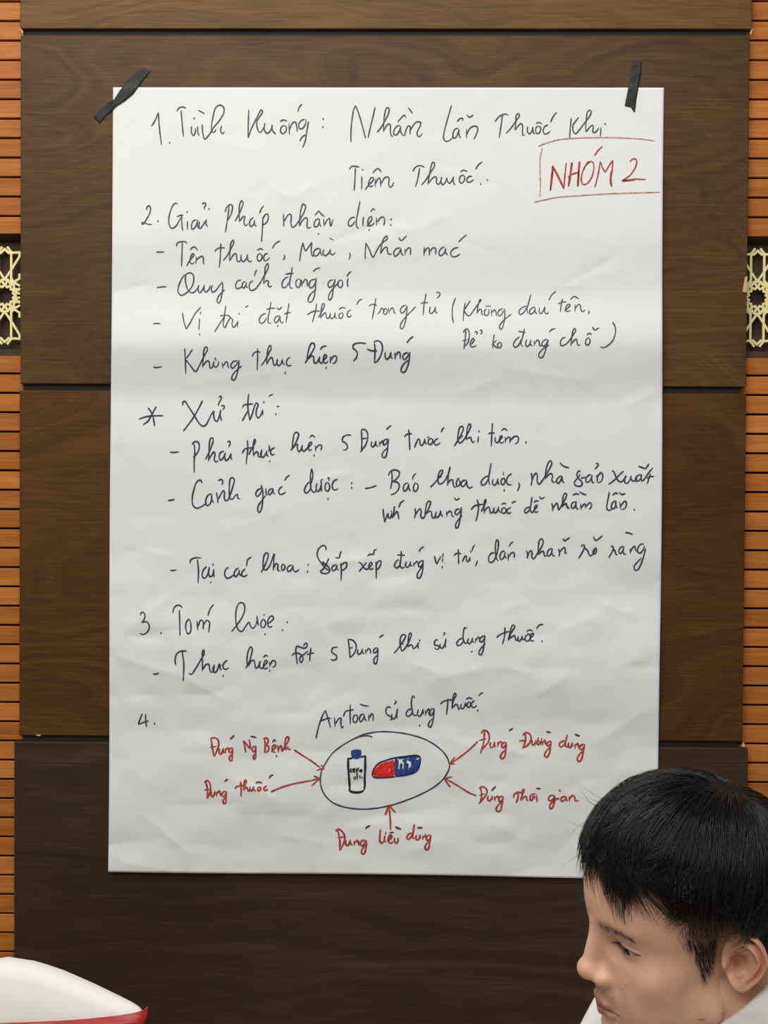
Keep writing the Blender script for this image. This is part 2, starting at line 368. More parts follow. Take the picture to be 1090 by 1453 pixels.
for i in range(70):
    cx_, cy_ = rc.uniform(170, 930), rc.uniform(140, 1230)
    if cy_ < 820 and rc.random() < 0.62: continue
    a = rc.normal(0, 0.5) + (0 if rc.random() < 0.7 else 0.9); l_ = rc.uniform(25, 70)
    crease(cx_ - l_ * math.cos(a), cy_ - l_ * math.sin(a), cx_ + l_ * math.cos(a), cy_ + l_ * math.sin(a), rc.uniform(-1.6, 1.9), rc.uniform(5, 11), rc.uniform(0.6, 1.6))
Hm = Hm - Hm.min()
Hm *= 0.80
# held flat near the two tapes, lifting off the wall below
hold = np.minimum(1, 0.10 + smooth(0, 260, np.hypot(PXg - 185, PYg - 140))) * np.minimum(1, 0.10 + smooth(0, 260, np.hypot(PXg - 898, PYg - 140)))
Hm *= hold
Hm += 1.2
P_off = Hm / 1000.0
def paper_point(px, py, extra=0.0):
    """point just above the paper surface where the photograph shows (px, py)"""
    v = (py - Q[0][1]) / (Q[3][1] - Q[0][1])
    for _ in range(3):
        xl = (1 - v) * Q[0][0] + v * Q[3][0]; xr = (1 - v) * Q[1][0] + v * Q[2][0]; u = (px - xl) / (xr - xl)
        yt = (1 - u) * Q[0][1] + u * Q[1][1]; yb = (1 - u) * Q[3][1] + u * Q[2][1]; v = (py - yt) / (yb - yt)
    inside = 0 <= u <= 1 and 0 <= v <= 1
    a = min(max(u, 0), 1) * (NXP - 1); b_ = min(max(v, 0), 1) * (NZP - 1); i = min(int(a), NXP - 2); j = min(int(b_), NZP - 2); fa, fb = a - i, b_ - j
    h = (P_off[j, i] * (1 - fa) + P_off[j, i + 1] * fa) * (1 - fb) + (P_off[j + 1, i] * (1 - fa) + P_off[j + 1, i + 1] * fa) * fb
    return W(px, py, h + extra), h, inside
paper = empty('flipchart_paper', tuple(W(545, 1240, 0.004)))
tag(paper, 'large creased white flipchart sheet of handwriting taped to the wood panels', 'paper')
pv = np.zeros((NZP, NXP, 3))
D = np.stack([(PXg - 545.0) / FPX, np.ones_like(PXg), (726.5 - PYg) / FPX], -1) @ RM.T
tt = (-P_off - CAM[1]) / D[..., 1]
pv = CAM + D * tt[..., None]
idx = np.arange(NXP * NZP).reshape(NZP, NXP)
f = np.stack([idx[:-1, :-1], idx[1:, :-1], idx[1:, 1:], idx[:-1, 1:]], -1).reshape(-1, 4)
me = mesh(pv.reshape(-1, 3), f.tolist(), True)
sheet = link('sheet', me, M_paper, paper); sheet.location = -Vector(paper.location)
sm = sheet.modifiers.new('thickness', 'SOLIDIFY'); sm.thickness = 0.0003; sm.offset = -1

# ------------------------------------------------------------------ the writing: every pen stroke is a ribbon of ink on the sheet
REG = {'R1': (200, 130, 3.893), 'R2': (480, 130, 4.542), 'R3': (700, 130, 4.542), 'R4': (190, 280, 4.739), 'R5': (400, 280, 3.893), 'R6': (200, 420, 4.955),
       'R7': (420, 400, 4.739), 'R8': (640, 410, 4.36), 'S1': (190, 555, 5), 'S2': (390, 585, 5), 'S3': (570, 580, 5), 'S4': (230, 660, 5), 'S5': (430, 655, 5),
       'S6': (640, 645, 5), 'S7': (800, 645, 7.786), 'S8': (230, 770, 5), 'T1': (430, 765, 5), 'T2': (630, 760, 7.267), 'T3': (770, 745, 6.8125), 'T4': (190, 840, 4.739),
       'T5': (400, 880, 5.45), 'T6': (590, 870, 5.45), 'T7': (180, 980, 4.192), 'T8': (440, 970, 4.192), 'U1': (430, 1030, 4.955), 'U2': (620, 1020, 4.955),
       'U3': (450, 1130, 5.45), 'U4': (280, 1030, 5.45)}
STROKES = '''
@first_line|ink|R1
58 190 75 165 96 115|96 115 102 200 113 293|158 282
198 108 208 92 228 84 250 90|222 104 226 160 235 250
280 190 279 225 290 242 300 225 302 200|313 192 315 225 322 244|294 147|316 102 335 112 352 122
338 180 342 230 352 262 375 240 400 200 440 150 459 110 455 84 435 74 412 90 398 140 390 190 394 222 405 222 416 207|447 188 440 212 450 232 462 220
596 100 593 180 592 255|592 255 612 200 645 135 665 100 672 110 655 140 640 165 648 215 660 225 680 195
684 172 682 210 696 230 718 212 724 180|724 180 728 215 746 236
790 185 775 197 772 222 785 232 802 215 803 195 790 185|768 166 785 156 808 162
818 172 820 238|820 210 840 170 854 168 860 190 864 222
905 152 885 160 872 182 876 203 892 203 908 180 912 152|926 162 918 210 908 270 893 310|877 275 887 255 912 235
890 68 875 85 866 112|1007 150|1005 195
@first_line|ink|R2
82 325 82 260 90 170 100 115 112 88|112 88 135 150 158 230 177 302|238 98 222 170 205 240 192 298
250 262 275 232 305 180 325 138 328 110 315 102 302 130 295 190 292 258|292 255 308 225 325 207 336 215 336 255 345 285 354 288
400 218 378 222 360 248 358 275 375 278 395 250 403 225|403 222 402 255 412 275 425 285|382 196 405 170 425 152 438 168|450 102 465 120 480 140
427 285 434 255 450 222 462 220 462 275|464 250 485 215 505 195 532 198 528 220 510 258 510 280 524 290 542 268
730 88 715 140 695 210 680 275 680 305 695 320 715 315 737 298
775 235 755 240 740 270 742 298 758 295 772 265 778 240|780 240 778 275 788 300|765 193 788 172 804 172 800 190|828 146 845 164 872 150
828 238 827 300|829 275 850 235 875 222 895 226 899 245 890 275 874 308
@first_line|ink|R3
10 195 35 163 60 148 80 144 99 150|60 150 50 220 38 298
82 268 110 240 145 190 168 155 164 140 150 150 145 200 140 250|142 245 165 215 180 205 188 215 189 255 190 282 204 275
222 222 221 258 235 272 250 250 255 225|255 225 258 262 270 272
290 220 276 232 276 262 290 271 305 250 305 230 290 220|276 206 292 198 316 208
354 212 332 225 322 250 330 272 350 268 369 254|410 132 390 155 368 198
503 170 497 230 492 298|550 165 528 195 514 215 516 255 530 271 552 250 590 200 620 160 632 130 622 118 608 130 600 180 596 225 598 262|600 258 622 228 640 215 645 228 641 255 652 264 668 252 682 232|694 230 693 260 690 288|722 208
@second_line|ink|R2
72 502 85 482 105 480 138 486|110 490 108 560 103 640|152 545 152 600 150 628|157 503
172 634 195 602 222 575 228 558 215 552 200 575 195 600 205 612 228 603|222 525 245 500 258 495 278 518
240 560 238 614|242 590 258 560 268 557 274 612|278 590 300 555 318 548 328 562 325 595 335 615 347 608 358 582
480 515 500 485 530 476 557 488|525 490 515 550 498 615
535 602 560 575 595 520 620 480 620 458 608 456 597 490 585 550 578 598|582 590 605 560 624 547 635 558 632 582 645 597 658 583 668 548
668 548 662 580 673 600 690 585 700 552|700 552 705 578 716 590 735 570 744 546|744 546 741 580 753 602
802 535 785 550 782 580 795 590 812 572 813 545 802 535|788 518 805 506 834 514
864 545 840 548 828 570 835 583 855 580 874 565|885 500 905 470 931 450|918 595|962 568
@boxed_heading|faded|R3|1.7
290 352 340 332 420 310 520 300 640 296 760 296 880 300 980 308 1040 318|316 362 303 430 302 520 304 600 300 678|265 712 330 697 420 680 560 670 700 660 850 654 1000 650 1075 648
@boxed_heading|red|R3|2.4
385 475 378 550 368 638|382 478 410 530 435 580 455 625|455 625 462 540 471 458
508 455 498 530 485 612|556 450 550 530 545 612|482 552 492 540 520 528 555 520
628 450 600 470 575 520 568 570 580 598 605 592 635 550 648 500 645 460 628 446|705 352 680 375 652 412
655 615 670 560 682 500 690 448|690 448 705 490 722 520|722 520 745 480 772 440|772 440 765 520 755 580 764 612
880 452 895 437 914 432 925 445 915 490 880 540 828 575|828 575 870 571 920 563 945 565 985 565
@boxed_heading|red|R3|3.6
385 475 378 550 368 638|382 478 410 530 435 580 455 625|508 455 498 530 485 612|600 460 625 450|556 450 550 530 545 612|762 510 757 570 763 612|828 575 870 571 920 564
@third_line|ink|R4
85 85 88 65 102 55 112 75 105 110 85 145 62 178 52 178 58 168 75 172 95 180 122 182|162 160
292 45 280 38 262 55 245 95 235 140 238 185 255 208 280 195 300 165 318 130|288 130 320 118 332 122|322 118 322 170 328 224
360 158 360 190 360 218|358 98|420 150 400 158 388 185 390 214 405 208 422 180 428 150|428 150 427 190 440 212
440 160 438 195 446 210 462 190 480 162 490 148|488 150 485 180 498 197|458 47 470 36 482 40 482 55 474 65 475 84|505 78
640 60 632 130 615 236|612 100 625 65 650 48 662 55 660 90 650 120 630 155
678 162 700 125 725 70 735 38 725 22 712 45 707 110 710 165|712 160 735 128 745 128 740 165 750 190 770 176
805 135 785 150 778 182 788 196 805 180 812 150|812 150 813 185 827 193|875 55 858 75 845 108
868 130 865 200 858 300|868 142 885 115 900 112 905 130 895 165 868 186
@third_line|ink|R5
8 90 10 125 10 162|12 132 35 97 48 92 52 110 50 145 60 166 75 155 100 120 125 75 130 45 118 36 105 70 99 110 97 160|98 158 115 125 135 112 142 125 138 150 145 170 162 162
208 118 190 122 178 145 180 162 195 160 208 135|208 118 208 145 218 162|182 98 195 85 203 76 218 92 235 106|202 201
230 118 234 160|236 152 250 125 264 115 266 140 270 158 284 120
405 110 385 112 368 135 370 156 385 156 405 130|432 20 422 70 412 130 413 160 426 172
452 106 448 135 448 160|470 160 485 140 498 118 495 105 482 112 475 135 478 155 495 155 512 140|490 80 505 62 515 74|483 180
522 110 524 156|528 135 545 112 560 108 568 125 562 158|603 122|602 152
@fourth_line|ink|R4
150 368 178 367 206 367|285 330 295 305 320 297 345 298 360 310|325 303 323 380 320 465
355 462 375 425 395 400 405 385 395 378 382 400 377 435 390 447 407 435|378 354 395 335 410 333 430 358
420 397 416 447|420 422 445 400 463 397 468 420 467 442 478 447|585 308 582 370 578 440 572 472|543 364 560 345 585 338 614 340
600 425 625 395 655 340 672 302 668 286 652 310 646 370 643 430|648 420 670 385 685 378 692 400 695 428 712 430 722 405
722 382 721 415 735 432 752 418 764 382|764 382 765 418 780 432 796 424
847 375 832 390 832 420 845 428 860 412 860 388 847 375|828 358 848 344 870 352|902 375 880 385 872 410 880 425 900 418 914 403|930 343 950 312 984 291|1010 385 1015 400 1003 422
@fourth_line|ink|R5
98 355 105 300 116 248|116 248 124 282 132 298|132 298 150 270 166 247|166 247 162 290 168 322 186 322
210 282 190 285 175 305 180 323 198 318 212 295|212 282 213 305 224 323|232 285 228 310 240 322 258 308 268 285|268 285 268 312 282 316 297 303|262 224 285 235|375 305 378 320 370 344
465 250 461 300 460 342|467 255 485 292 503 330 522 298 542 265 562 245 582 230 580 212 562 230 550 270 545 312|545 310 565 280 580 274 583 295 590 313 607 312
655 278 632 284 618 305 625 325 645 310 658 282|658 280 660 308 672 322|645 220 658 238 690 211|680 284 681 320|682 302 700 278 710 282 709 320
787 272 785 322|787 305 802 280 812 280 815 320|817 300 835 278 848 280 850 316
900 272 880 282 868 305 875 322 895 310 905 280|905 278 905 305 917 318|975 275 948 285 932 305 942 327 965 325 986 310|975 247 998 225 1022 205
@fifth_line|ink|R4
152 607 185 602 218 600|345 515 320 550 300 600 298 640 320 658 355 640 390 600 403 550 395 515 370 507 350 522 346 550 352 590 365 625 390 642 410 633 428 612 438 588
438 588 432 620 442 642 462 620 475 588|475 588 472 618 482 637 500 625 516 590
530 588 520 615 530 637 548 628 570 600 590 572|592 565 598 600 590 660 582 695 570 712 560 700 565 672 585 645 612 620
722 555 700 560 685 585 690 612 710 610 730 595|750 565 735 572 728 592 735 610 748 600 758 575|758 570 755 598 767 608
802 560 785 570 775 595 785 624 810 620 845 580 885 510 905 465 900 443 885 465 879 520 872 582|875 575 895 558 905 565 903 590 915 602 928 592|828 485 815 508 812 530
@fifth_line|ink|R5
38 440 20 445 2 470 5 497 22 495 38 470|58 385 50 430 42 480 48 500 62 500|18 425 38 421 66 420
88 450 78 465 80 490 92 498 102 480 102 455 90 450|110 455 110 492|112 478 130 452 138 460 141 492
185 450 160 460 150 485 158 500 175 490 188 460|190 445 185 500 178 550 165 575 150 578 145 565 155 540 190 505|172 410 190 395 213 388
285 455 265 460 255 480 262 497 280 487 292 460|295 450 285 500 275 555 262 568 258 550 270 520 295 490 314 468|325 455 312 465 312 490 325 498 336 480 332 460 325 455|366 445 362 470 365 497|384 408 370 420 358 437
@sixth_line|ink|R6|2.0
85 195 110 192 137 194|292 116 300 170 318 233|318 233 345 190 380 125 420 78|412 158 410 200 406 240|418 118|412 270
597 66 588 130 580 210 590 222 606 190 620 165 628 148 610 135 555 138|518 252 550 200 590 140|625 150 645 165 640 195 650 220 664 210 682 175|682 175 680 220|690 125|732 80 756 66
880 120 850 135 832 165 840 190 862 186 885 150|915 40 905 100 894 160 898 190 917 190|882 94 910 86 945 85
975 138 950 145 938 170 945 187 962 178 975 148|978 138 978 168 990 190 1003 178|955 80 970 94 992 74|962 210|1042 50 1030 120 1020 188|1008 128 1030 117 1055 117
@sixth_line|ink|R7|2.0
140 143 130 200 110 272|75 222 100 205 130 195 162 196|150 240 170 205 188 168 192 150 180 145 172 170 168 210 165 247|167 240 185 215 198 205 203 222 206 242 218 245 233 208
233 208 230 235 242 247 258 230 265 205|265 205 262 232 276 247|302 208 290 220 292 242 305 244 317 225 312 208 302 208|288 186 310 172 338 178|372 185 350 200 345 225 355 237 376 225|408 154 425 125 447 114
538 108 528 170 512 252|492 163 510 150 545 157|548 218 565 198 578 175 590 190 595 200|605 175 590 192 592 215 605 217 615 195 605 175|622 170 628 214|630 195 648 172 656 185 660 205 672 212
740 155 715 165 702 195 712 210 730 197 745 165|748 158 745 210 735 270 718 312 705 314 702 295 715 265 750 222 785 188 806 164
875 78 862 150 855 226|838 146 860 138 890 140|905 163 898 195 905 212 922 205 937 170|938 165 938 198 953 212|942 74 958 68 969 82 957 102 948 108
@sixth_line|ink|R8|2.0
30 53 12 100 8 150 12 195 18 212|88 83 80 140 75 198|120 70 98 105 82 132|82 132 98 160 114 165 140 132 172 88 188 66 180 64 168 100 160 155|160 150 178 125 190 130 190 155 202 160
218 122 208 135 210 160 222 165 235 145 232 124|213 106 248 105|250 125 252 167|254 145 270 128 278 140 281 167
322 120 300 130 290 152 298 167 315 155 326 130|332 120 333 170 325 220 312 248 302 246 302 225 325 195 374 154
470 105 440 115 420 140 428 157 450 145 468 115|495 32 482 80 470 130 478 154|520 110 498 120 485 140 492 155 510 145 522 120|522 115 521 142 534 154
548 115 546 142 558 152 572 132 582 108|582 108 581 142 592 154 605 142|605 70 625 35 650 14|690 60 682 100 677 142|662 92 685 82 714 78
702 137 725 115 738 100 727 93 712 110 710 130 722 140 740 130|738 64 762 46 792 60|768 95 768 140|770 120 790 95 800 100 805 130 815 140 830 127|852 130 855 142 848 156
@seventh_line|ink|R8
92 255 88 310 80 372|75 270 95 246 108 255 113 290 105 330 85 356|70 322 102 312
120 347 135 330 145 315 138 305 125 320 118 345 130 359 158 350|146 270 158 262 163 272 158 284|178 257 190 255 192 268 182 280
268 280 262 320 258 366|284 315 262 337|262 337 272 355 287 366|300 328 290 340 290 358 302 364 313 348 308 332 300 328
425 295 400 315 386 345 398 360 420 345 435 310|455 244 445 290 434 340 446 358|416 262 440 265 462 268
470 310 462 340 470 356 485 345 495 315|495 312 492 342 503 352|515 318 515 352|517 340 535 315 545 322 549 350 561 350
597 310 572 320 562 342 572 354 590 340 602 312|602 312 592 350 580 395 562 425 545 420 545 400 565 375 607 345|608 266 625 250 647 244
710 298 690 305 678 325 682 350 705 345 730 322 755 285 772 255 766 243 755 258 748 300 742 352|745 340 765 315 776 310 780 325 786 348 802 345
850 300 835 315 835 342 848 347 861 325 856 305 850 300|840 285 855 274 872 281|875 234 890 253 917 238|1000 203 1016 235 1016 280 1000 320 970 350 940 363 923 355
@eighth_line|darkink|R6
85 499 110 502 147 496|308 368 312 450 315 547|362 374 338 412 318 440|312 443 345 485 385 530 410 490 445 420 466 380 466 362 452 360 440 400 437 450 434 502
438 490 460 460 475 455 482 475 486 505 500 502 512 460|515 458 510 485 525 500 542 485 546 455|520 450 532 446|522 438
570 465 577 507|580 490 598 462 608 465 612 495 622 507|680 455 650 460 632 487 640 507 660 495 682 462|690 450 685 500 672 560 655 590 640 586 640 565 660 535 709 490
780 427 795 400 820 390 840 396|820 368 820 440 817 521|845 490 870 455 900 400 916 365 910 346 898 360 889 400 883 480|885 478 905 440 920 430 928 455 936 487 950 480 962 440
962 440 956 465 966 490 985 475 992 445|992 440 998 470 1012 487|1050 428 1030 445 1022 470 1035 490 1060 485|1015 540
@eighth_line|darkink|R7|2.7
60 547 85 510 112 465 126 430 120 413 105 412 90 440 80 480 74 525|78 520 105 498 118 500 120 525 126 547 142 540 156 510|160 500 157 530 170 547 192 520 207 500 198 488 186 505 185 535 198 547 217 530|163 456 180 435 207 430|203 577
232 500 232 547|234 525 255 498 272 500 273 520 262 543 245 547|378 430 398 415 430 410 473 414|388 425 384 445 400 458 413 478 405 510 385 532
528 408 532 460 528 543|522 405 545 395 570 405 582 440 575 480 555 522 530 545|478 449 505 462 547 462
602 470 600 503 610 520 628 505 638 472|638 470 640 508 654 514|665 475 668 520|670 495 690 470 700 480 701 517
755 475 730 482 718 505 728 522 748 505 762 478|766 470 762 520 750 570 730 606 712 606 708 585 722 555 757 523|745 411 765 385 791 365
@ninth_line|darkink|S1|2.6
98 117 115 135 135 180 148 249|160 107 130 160 100 212 65 238|34 198 80 183 130 175 209 173
345 103 350 74 362 72 385 105 430 175 465 230 490 248 510 240 530 205 555 155 570 138|488 66 455 130 410 205 350 283
570 138 566 170 575 205 590 214 605 180 618 135|615 130 612 170 622 210|617 105 638 102 642 115 628 132|602 45 615 34 622 45 605 80 598 104
815 18 808 100 822 207|768 117 782 98 810 93 847 90|768 212 790 172 815 130|822 207 840 160 855 110 870 83 882 95 870 130 868 168 882 190 900 170 915 130|915 130 914 170|922 78|955 36 988 20|1013 108 1032 108|1007 163
@tenth_line|darkink|S1|2.6
255 432 285 434 319 430|425 370 432 420 428 490 428 578|412 380 425 362 450 357 462 375 462 410 445 445 420 469
508 484 530 440 550 390 563 350 558 331 545 335 535 375 533 430 530 497|535 480 555 445 568 430 576 450 570 482 582 502 600 490
640 425 615 435 605 467 615 490 635 470 648 440|650 435 643 468 655 492 672 478 690 440|690 440 688 470 697 487|662 362 678 354 683 370 672 397
805 345 808 410 800 480 797 518|768 442 785 412 820 403 855 402|815 450 840 400 862 360 858 340 850 360 846 410 850 463|852 450 870 430 880 435 883 462 898 465 908 412
908 412 900 450 912 470 930 455 943 422|942 420 943 452 956 462|955 383 962 400 957 428|1000 399 975 415 970 440 982 452 1000 445|965 497
@tenth_line|darkink|S2|2.6
112 271 135 240 160 190 169 155 155 141 140 150 130 190 125 240 124 262|128 255 148 230 160 225 160 255 170 280 185 265 196 232|196 230 193 262 205 275 240 245 260 225 262 213 250 213 238 240 244 270 264 262|247 180 265 162 284 179|280 306|288 235 290 277|292 255 310 235 327 230 333 245 324 270
505 163 485 175 480 205 500 215 516 240 508 262 484 269|500 163 520 160 542 162|614 125 618 200 615 280|612 124 635 121 655 140 659 180 645 230 622 262 605 283|610 190 635 185 652 182
690 205 684 232 695 247 710 230 718 200|718 200 719 232 734 242|740 205 745 242|747 225 762 203 771 212 773 237|800 190 780 195 767 220 775 234 792 220 803 195|806 185 802 240 795 290 782 320 765 318 762 300 775 275 802 250|790 124 810 105 829 92
@tenth_line|darkink|S3|2.6
50 146 55 220 58 294|20 202 30 185 50 178 74 176|90 277 105 240 118 213 130 225 130 250 142 260 158 240 165 212|165 210 165 237 180 252|207 208 190 222 190 247 205 254 221 235 216 215 205 208|180 204 197 200|260 210 240 220 231 240 240 257 258 252 275 238|303 130 290 145 280 167
372 266 395 230 425 175 438 140 430 124 415 130 402 170 399 222 410 242 430 232 460 190 485 140 491 118 482 107 470 125 462 170 459 222|405 215 425 195 436 189|462 215 478 205 490 202 495 220 505 240 518 227|545 195 542 225 538 240|548 160
645 100 640 180 636 268|612 179 635 170 662 172|666 198 664 228 676 242 700 215 714 198 705 190 695 210 697 234 712 242 726 230|706 156 730 140 750 156|735 200 737 242|740 220 758 200 769 205 768 242|770 225 795 200 815 193 829 205 823 237 805 250|883 238
@eleventh_line|darkink|S4|2.6
40 251 65 248 90 241|285 127 270 105 245 122 225 175 214 235 220 285 245 305 280 293 312 270
348 200 325 215 310 250 315 284 330 285 348 255 352 210|352 205 352 242 367 270|385 193 393 232 398 270|400 240 418 205 435 180 443 195 441 230 450 252 465 247 485 205 505 140 513 105 500 88 485 95 478 140 477 200 485 240 500 240 520 215 535 205 538 235 554 238|396 110 420 101 430 112 425 142
705 163 680 175 664 205 675 222 695 205 712 170|703 138 715 190 713 260 705 310 690 336 680 325 682 290 705 255 737 213|738 163 738 200 748 212|782 163 762 175 754 200 762 210 780 190 788 165|788 162 788 192 802 207|855 150 835 165 827 190 838 207 860 202 880 190|907 70 885 85 870 110
@eleventh_line|darkink|S5|2.6
45 142 25 165 10 205 22 222 45 205 60 172|62 48 54 90 53 150 60 200 78 218 98 195|62 48 70 90 60 150|98 152 94 195 105 212 122 190 130 155|128 130 130 180 131 213|128 130 142 124|170 145 158 165 160 200 175 210 189 185 183 155 170 145|172 120 184 112 182 136|248 124 222 135 207 165 215 197 232 200 250 190|177 264|345 152|345 185|438 191 475 185 524 168
630 70 632 130 621 196|606 100 620 70 650 58 683 72 680 100 655 130 640 141 668 145 683 165 675 200 650 225 620 235|745 150 722 160 711 190 720 210 738 195 750 160|750 155 750 187 764 210|797 150 785 175 787 207 800 210 816 185 813 160 797 150|803 83 785 100 777 127
903 183 935 150 970 105 990 77 990 60 975 65 962 90 957 130 965 157 985 155 1005 135 1030 90 1045 36 1035 70 1029 120 1025 172|965 112 987 105|1028 155 1048 130 1062 130 1066 160 1078 182 1092 172
@eleventh_line|darkink|S6|2.6
48 176 38 200 45 224 60 217 63 190 50 176|40 172 64 168|108 180 85 185 71 210 80 227 98 217 112 185|112 182 114 217 130 237 157 225
265 150 235 165 214 195 222 217 245 207 268 165|285 60 275 120 267 180 276 217|300 173 294 205 310 217 325 200 333 168|332 168 334 202 347 212|375 165 357 180 358 207 370 214 383 195 379 170 372 165|372 120 372 150|432 134 405 155 394 185 405 212 432 213|378 253|480 198 486 220 471 260
570 128 575 180 568 222|572 190 590 145 605 130 613 150 612 190 625 210 640 195 670 150 705 90 716 55 705 43 690 60 675 110 667 175|668 170 690 145 712 133 721 150 716 178 727 197 744 190|785 150 765 160 749 185 758 204 775 190 788 155|788 150 790 182 802 202|772 57 800 82 840 94
@eleventh_line|darkink|S7|2.6
182 193 178 180 158 190 145 225 160 260 190 290 206 315 195 342 160 350 125 335 117 310 135 280 162 252 182 215|185 262 215 255 242 245|300 218 270 232 244 270 250 302 275 302 305 260 314 225|312 220 310 270 322 312 340 302|365 223 372 270 367 307|368 260 390 220 415 198 431 225 426 270 405 303 375 310|352 99 375 97 383 112 343 164
530 178 550 185 580 250 605 290 635 302 665 275 692 232 674 265 677 307 700 317 730 280 746 233|662 180 610 230 550 290 492 332|746 230 745 272 765 292 790 285 815 262|855 218 820 230 794 265 800 292 830 287 862 245|862 215 855 262 867 292 892 270 940 200 987 143|960 210 940 270 923 324|920 265 950 245 1000 242|825 127 860 140 905 152 925 125 944 97|942 97 932 135
@twelfth_line|darkink|S5|2.6
568 333 572 380 580 432|580 432 590 395 604 368 606 400 620 397 630 370 627 345|648 318 645 360 631 402|633 400 650 375 668 353 676 380 680 410|640 325 657 319|720 273 695 290 679 327|795 328 798 370 790 404|795 380 815 350 830 333 839 350 836 388 850 402 875 365 900 310 906 285 892 279 880 295 870 340 866 380|870 370 890 355 905 350 913 365 916 392 930 400 945 365|948 352 941 380 952 397 970 375 976 345|976 343 980 372 992 390|1018 350 1022 390|1024 370 1040 350 1052 356 1059 387 1075 390
@twelfth_line|darkink|S6|2.6
62 385 40 390 28 412 38 427 58 412 72 385|74 372 69 430 60 480 48 517 35 520 34 495 50 465 80 430|22 304 38 321 64 308|185 316 195 360 190 420 177 473|142 392 165 365 200 355 234 352|213 405 235 365 249 330 247 316 238 330 234 370 237 417|240 400 255 378 268 371 276 390 281 414 298 408 308 375|308 373 301 402 315 414 330 398 339 368|338 368 340 397 353 412
375 375 361 390 364 414 378 417 391 398 386 380 375 375|357 355 375 345 394 350|427 376 405 385 397 405 408 417 430 408|430 346 445 335 463 331|562 370 535 380 521 400 530 414 550 402 565 375|575 300 568 350 562 390 574 410 598 385 613 365 608 356 595 370 591 395 600 410 620 400|588 341 600 328 624 331|625 297 642 313 666 300
715 343 722 375 720 402|722 385 740 355 752 343 759 365 765 392 790 350 815 305 821 282 810 273 798 290 792 330 787 377|790 370 805 350 818 346 823 372 838 387
@twelfth_line|darkink|S7|2.6
0 560 20 545 38 570 62 592|128 520 100 530 84 560 92 592 115 587 135 545 138 515|138 512 134 560 148 600 168 605|98 450 135 433 172 440|172 408 205 430 252 446|188 543 192 607|195 590 215 558 233 543 241 560 240 595|245 580 270 545 290 528 307 550 302 580 280 607
505 410 492 480 477 560 477 600 500 617 532 600|575 508 545 525 527 565 535 597 560 592 580 545|580 508 575 555 592 592|536 452 575 423 604 437|612 414 640 440 684 430|620 523 630 602|632 570 655 533 680 513 693 530 689 570 665 600 638 607|780 610
@thirteenth_line|darkink|S8|2.6
55 195 78 197 101 193|198 147 205 120 235 107 277 107|250 118 258 190 255 287|318 168 295 190 284 230 295 252 315 240 330 205 335 170|335 175 330 212 340 242 355 235 368 185|368 185 366 215 368 245|362 155|346 281
472 173 452 190 444 225 460 252 490 242 514 223|545 178 525 190 511 220 520 242 538 225 548 195|548 190 548 217 560 237|592 183 570 205 564 230 580 240 607 225|634 101 608 120 599 167
702 213 725 170 746 120 753 80 740 71 725 90 717 140 721 187 738 192 762 165 780 120 796 80 792 130 790 197|792 180 808 148 821 155 821 192 837 202|855 148 847 175 855 197 869 185 871 165 857 150|925 158 900 165 887 188 895 204 915 194 928 165|930 160 930 187 945 206 974 190|1037 155|1033 206
@thirteenth_line|darkink|T1|2.6
164 80 160 53 145 44 120 58 101 95 107 135 135 175 165 210 188 225|185 133 165 175 138 217 120 225|120 225 135 240 170 242 190 228 182 200 155 175 140 160 150 200|235 180 212 190 204 212 215 224 232 212 240 185|240 180 240 207 252 220|228 127 245 133 260 127 262 105 274 84|268 168 272 230 270 296|270 190 290 167 309 168 309 195 288 217 265 226
395 163 410 170 430 200 450 214 478 192 492 175 482 163 470 178 467 202 480 214 502 205|452 163 430 190 397 231|457 121 475 107 500 106 506 80 524 71|518 158 520 220 520 282|520 185 535 156 552 153 549 185 530 212 514 217
680 143 660 160 649 190 665 204 685 187 698 150|698 83 696 130 688 180 700 204 722 198|666 112 695 112 724 115|735 158 727 185 740 200 755 185 763 156|762 156 762 184 777 190|785 163 788 197|790 180 808 156 816 168 819 197|850 150 830 160 819 187 830 197 845 184 856 155|852 148 850 210 840 255 825 277 811 270 811 250 830 215 853 192|821 90 838 65 860 52|932 118 940 150 948 174 965 145 980 120|990 133 990 164|995 96 992 130|988 198
@thirteenth_line|darkink|T2|2.6
148 138 150 210 152 294|104 207 125 185 160 184 180 188|190 270 205 235 220 208 233 220 231 250 245 270 262 240 268 218|268 218 268 264|277 165|322 93 300 120 291 157|346 256 338 285 324 317
522 173 485 185 461 230 470 272 500 272 530 230 545 190 558 130 561 60 548 41 535 70 531 150 538 220 560 264|627 153 595 170 577 215 590 247 615 227 634 175|632 165 628 212 650 235|660 180 665 260|667 225 690 185 717 173 727 195 723 232|714 61 690 80 671 114
850 153 862 190 861 237|862 215 880 170 900 153 909 175 906 217 925 240 960 190 1010 110 1024 60 1005 31 985 50 975 110 969 202|972 195 1000 170 1022 158 1032 185 1042 212 1062 200
@thirteenth_line|darkink|T3|2.6
88 223 60 240 44 275 55 300 80 282 93 240|95 223 90 267 105 297 122 297|155 228 165 270 157 304|162 270 185 235 212 216 220 240 218 272 237 268|199 127 210 152 235 140 267 117
378 212 380 194 400 193 407 210 380 270 348 326|395 213 430 240 447 275 460 298 485 280 510 228 490 250 492 277 508 277 523 250 520 225 510 213|490 111 515 149 540 135 580 101
662 213 670 203 684 215 681 240 660 280 639 320|680 225 700 250 710 282 728 288|777 203 750 220 737 255 750 277 772 255 787 215|785 203 780 247 790 282 810 278|845 228 849 277|850 260 870 220 892 203 896 225 902 247 922 250|982 184 950 185 924 215 919 255 940 272 970 242 987 200|997 223 980 290 955 370 920 432 895 437 886 400 915 360 957 318|798 71 830 75 874 91
@fourteenth_line|darkink|T4|2.4
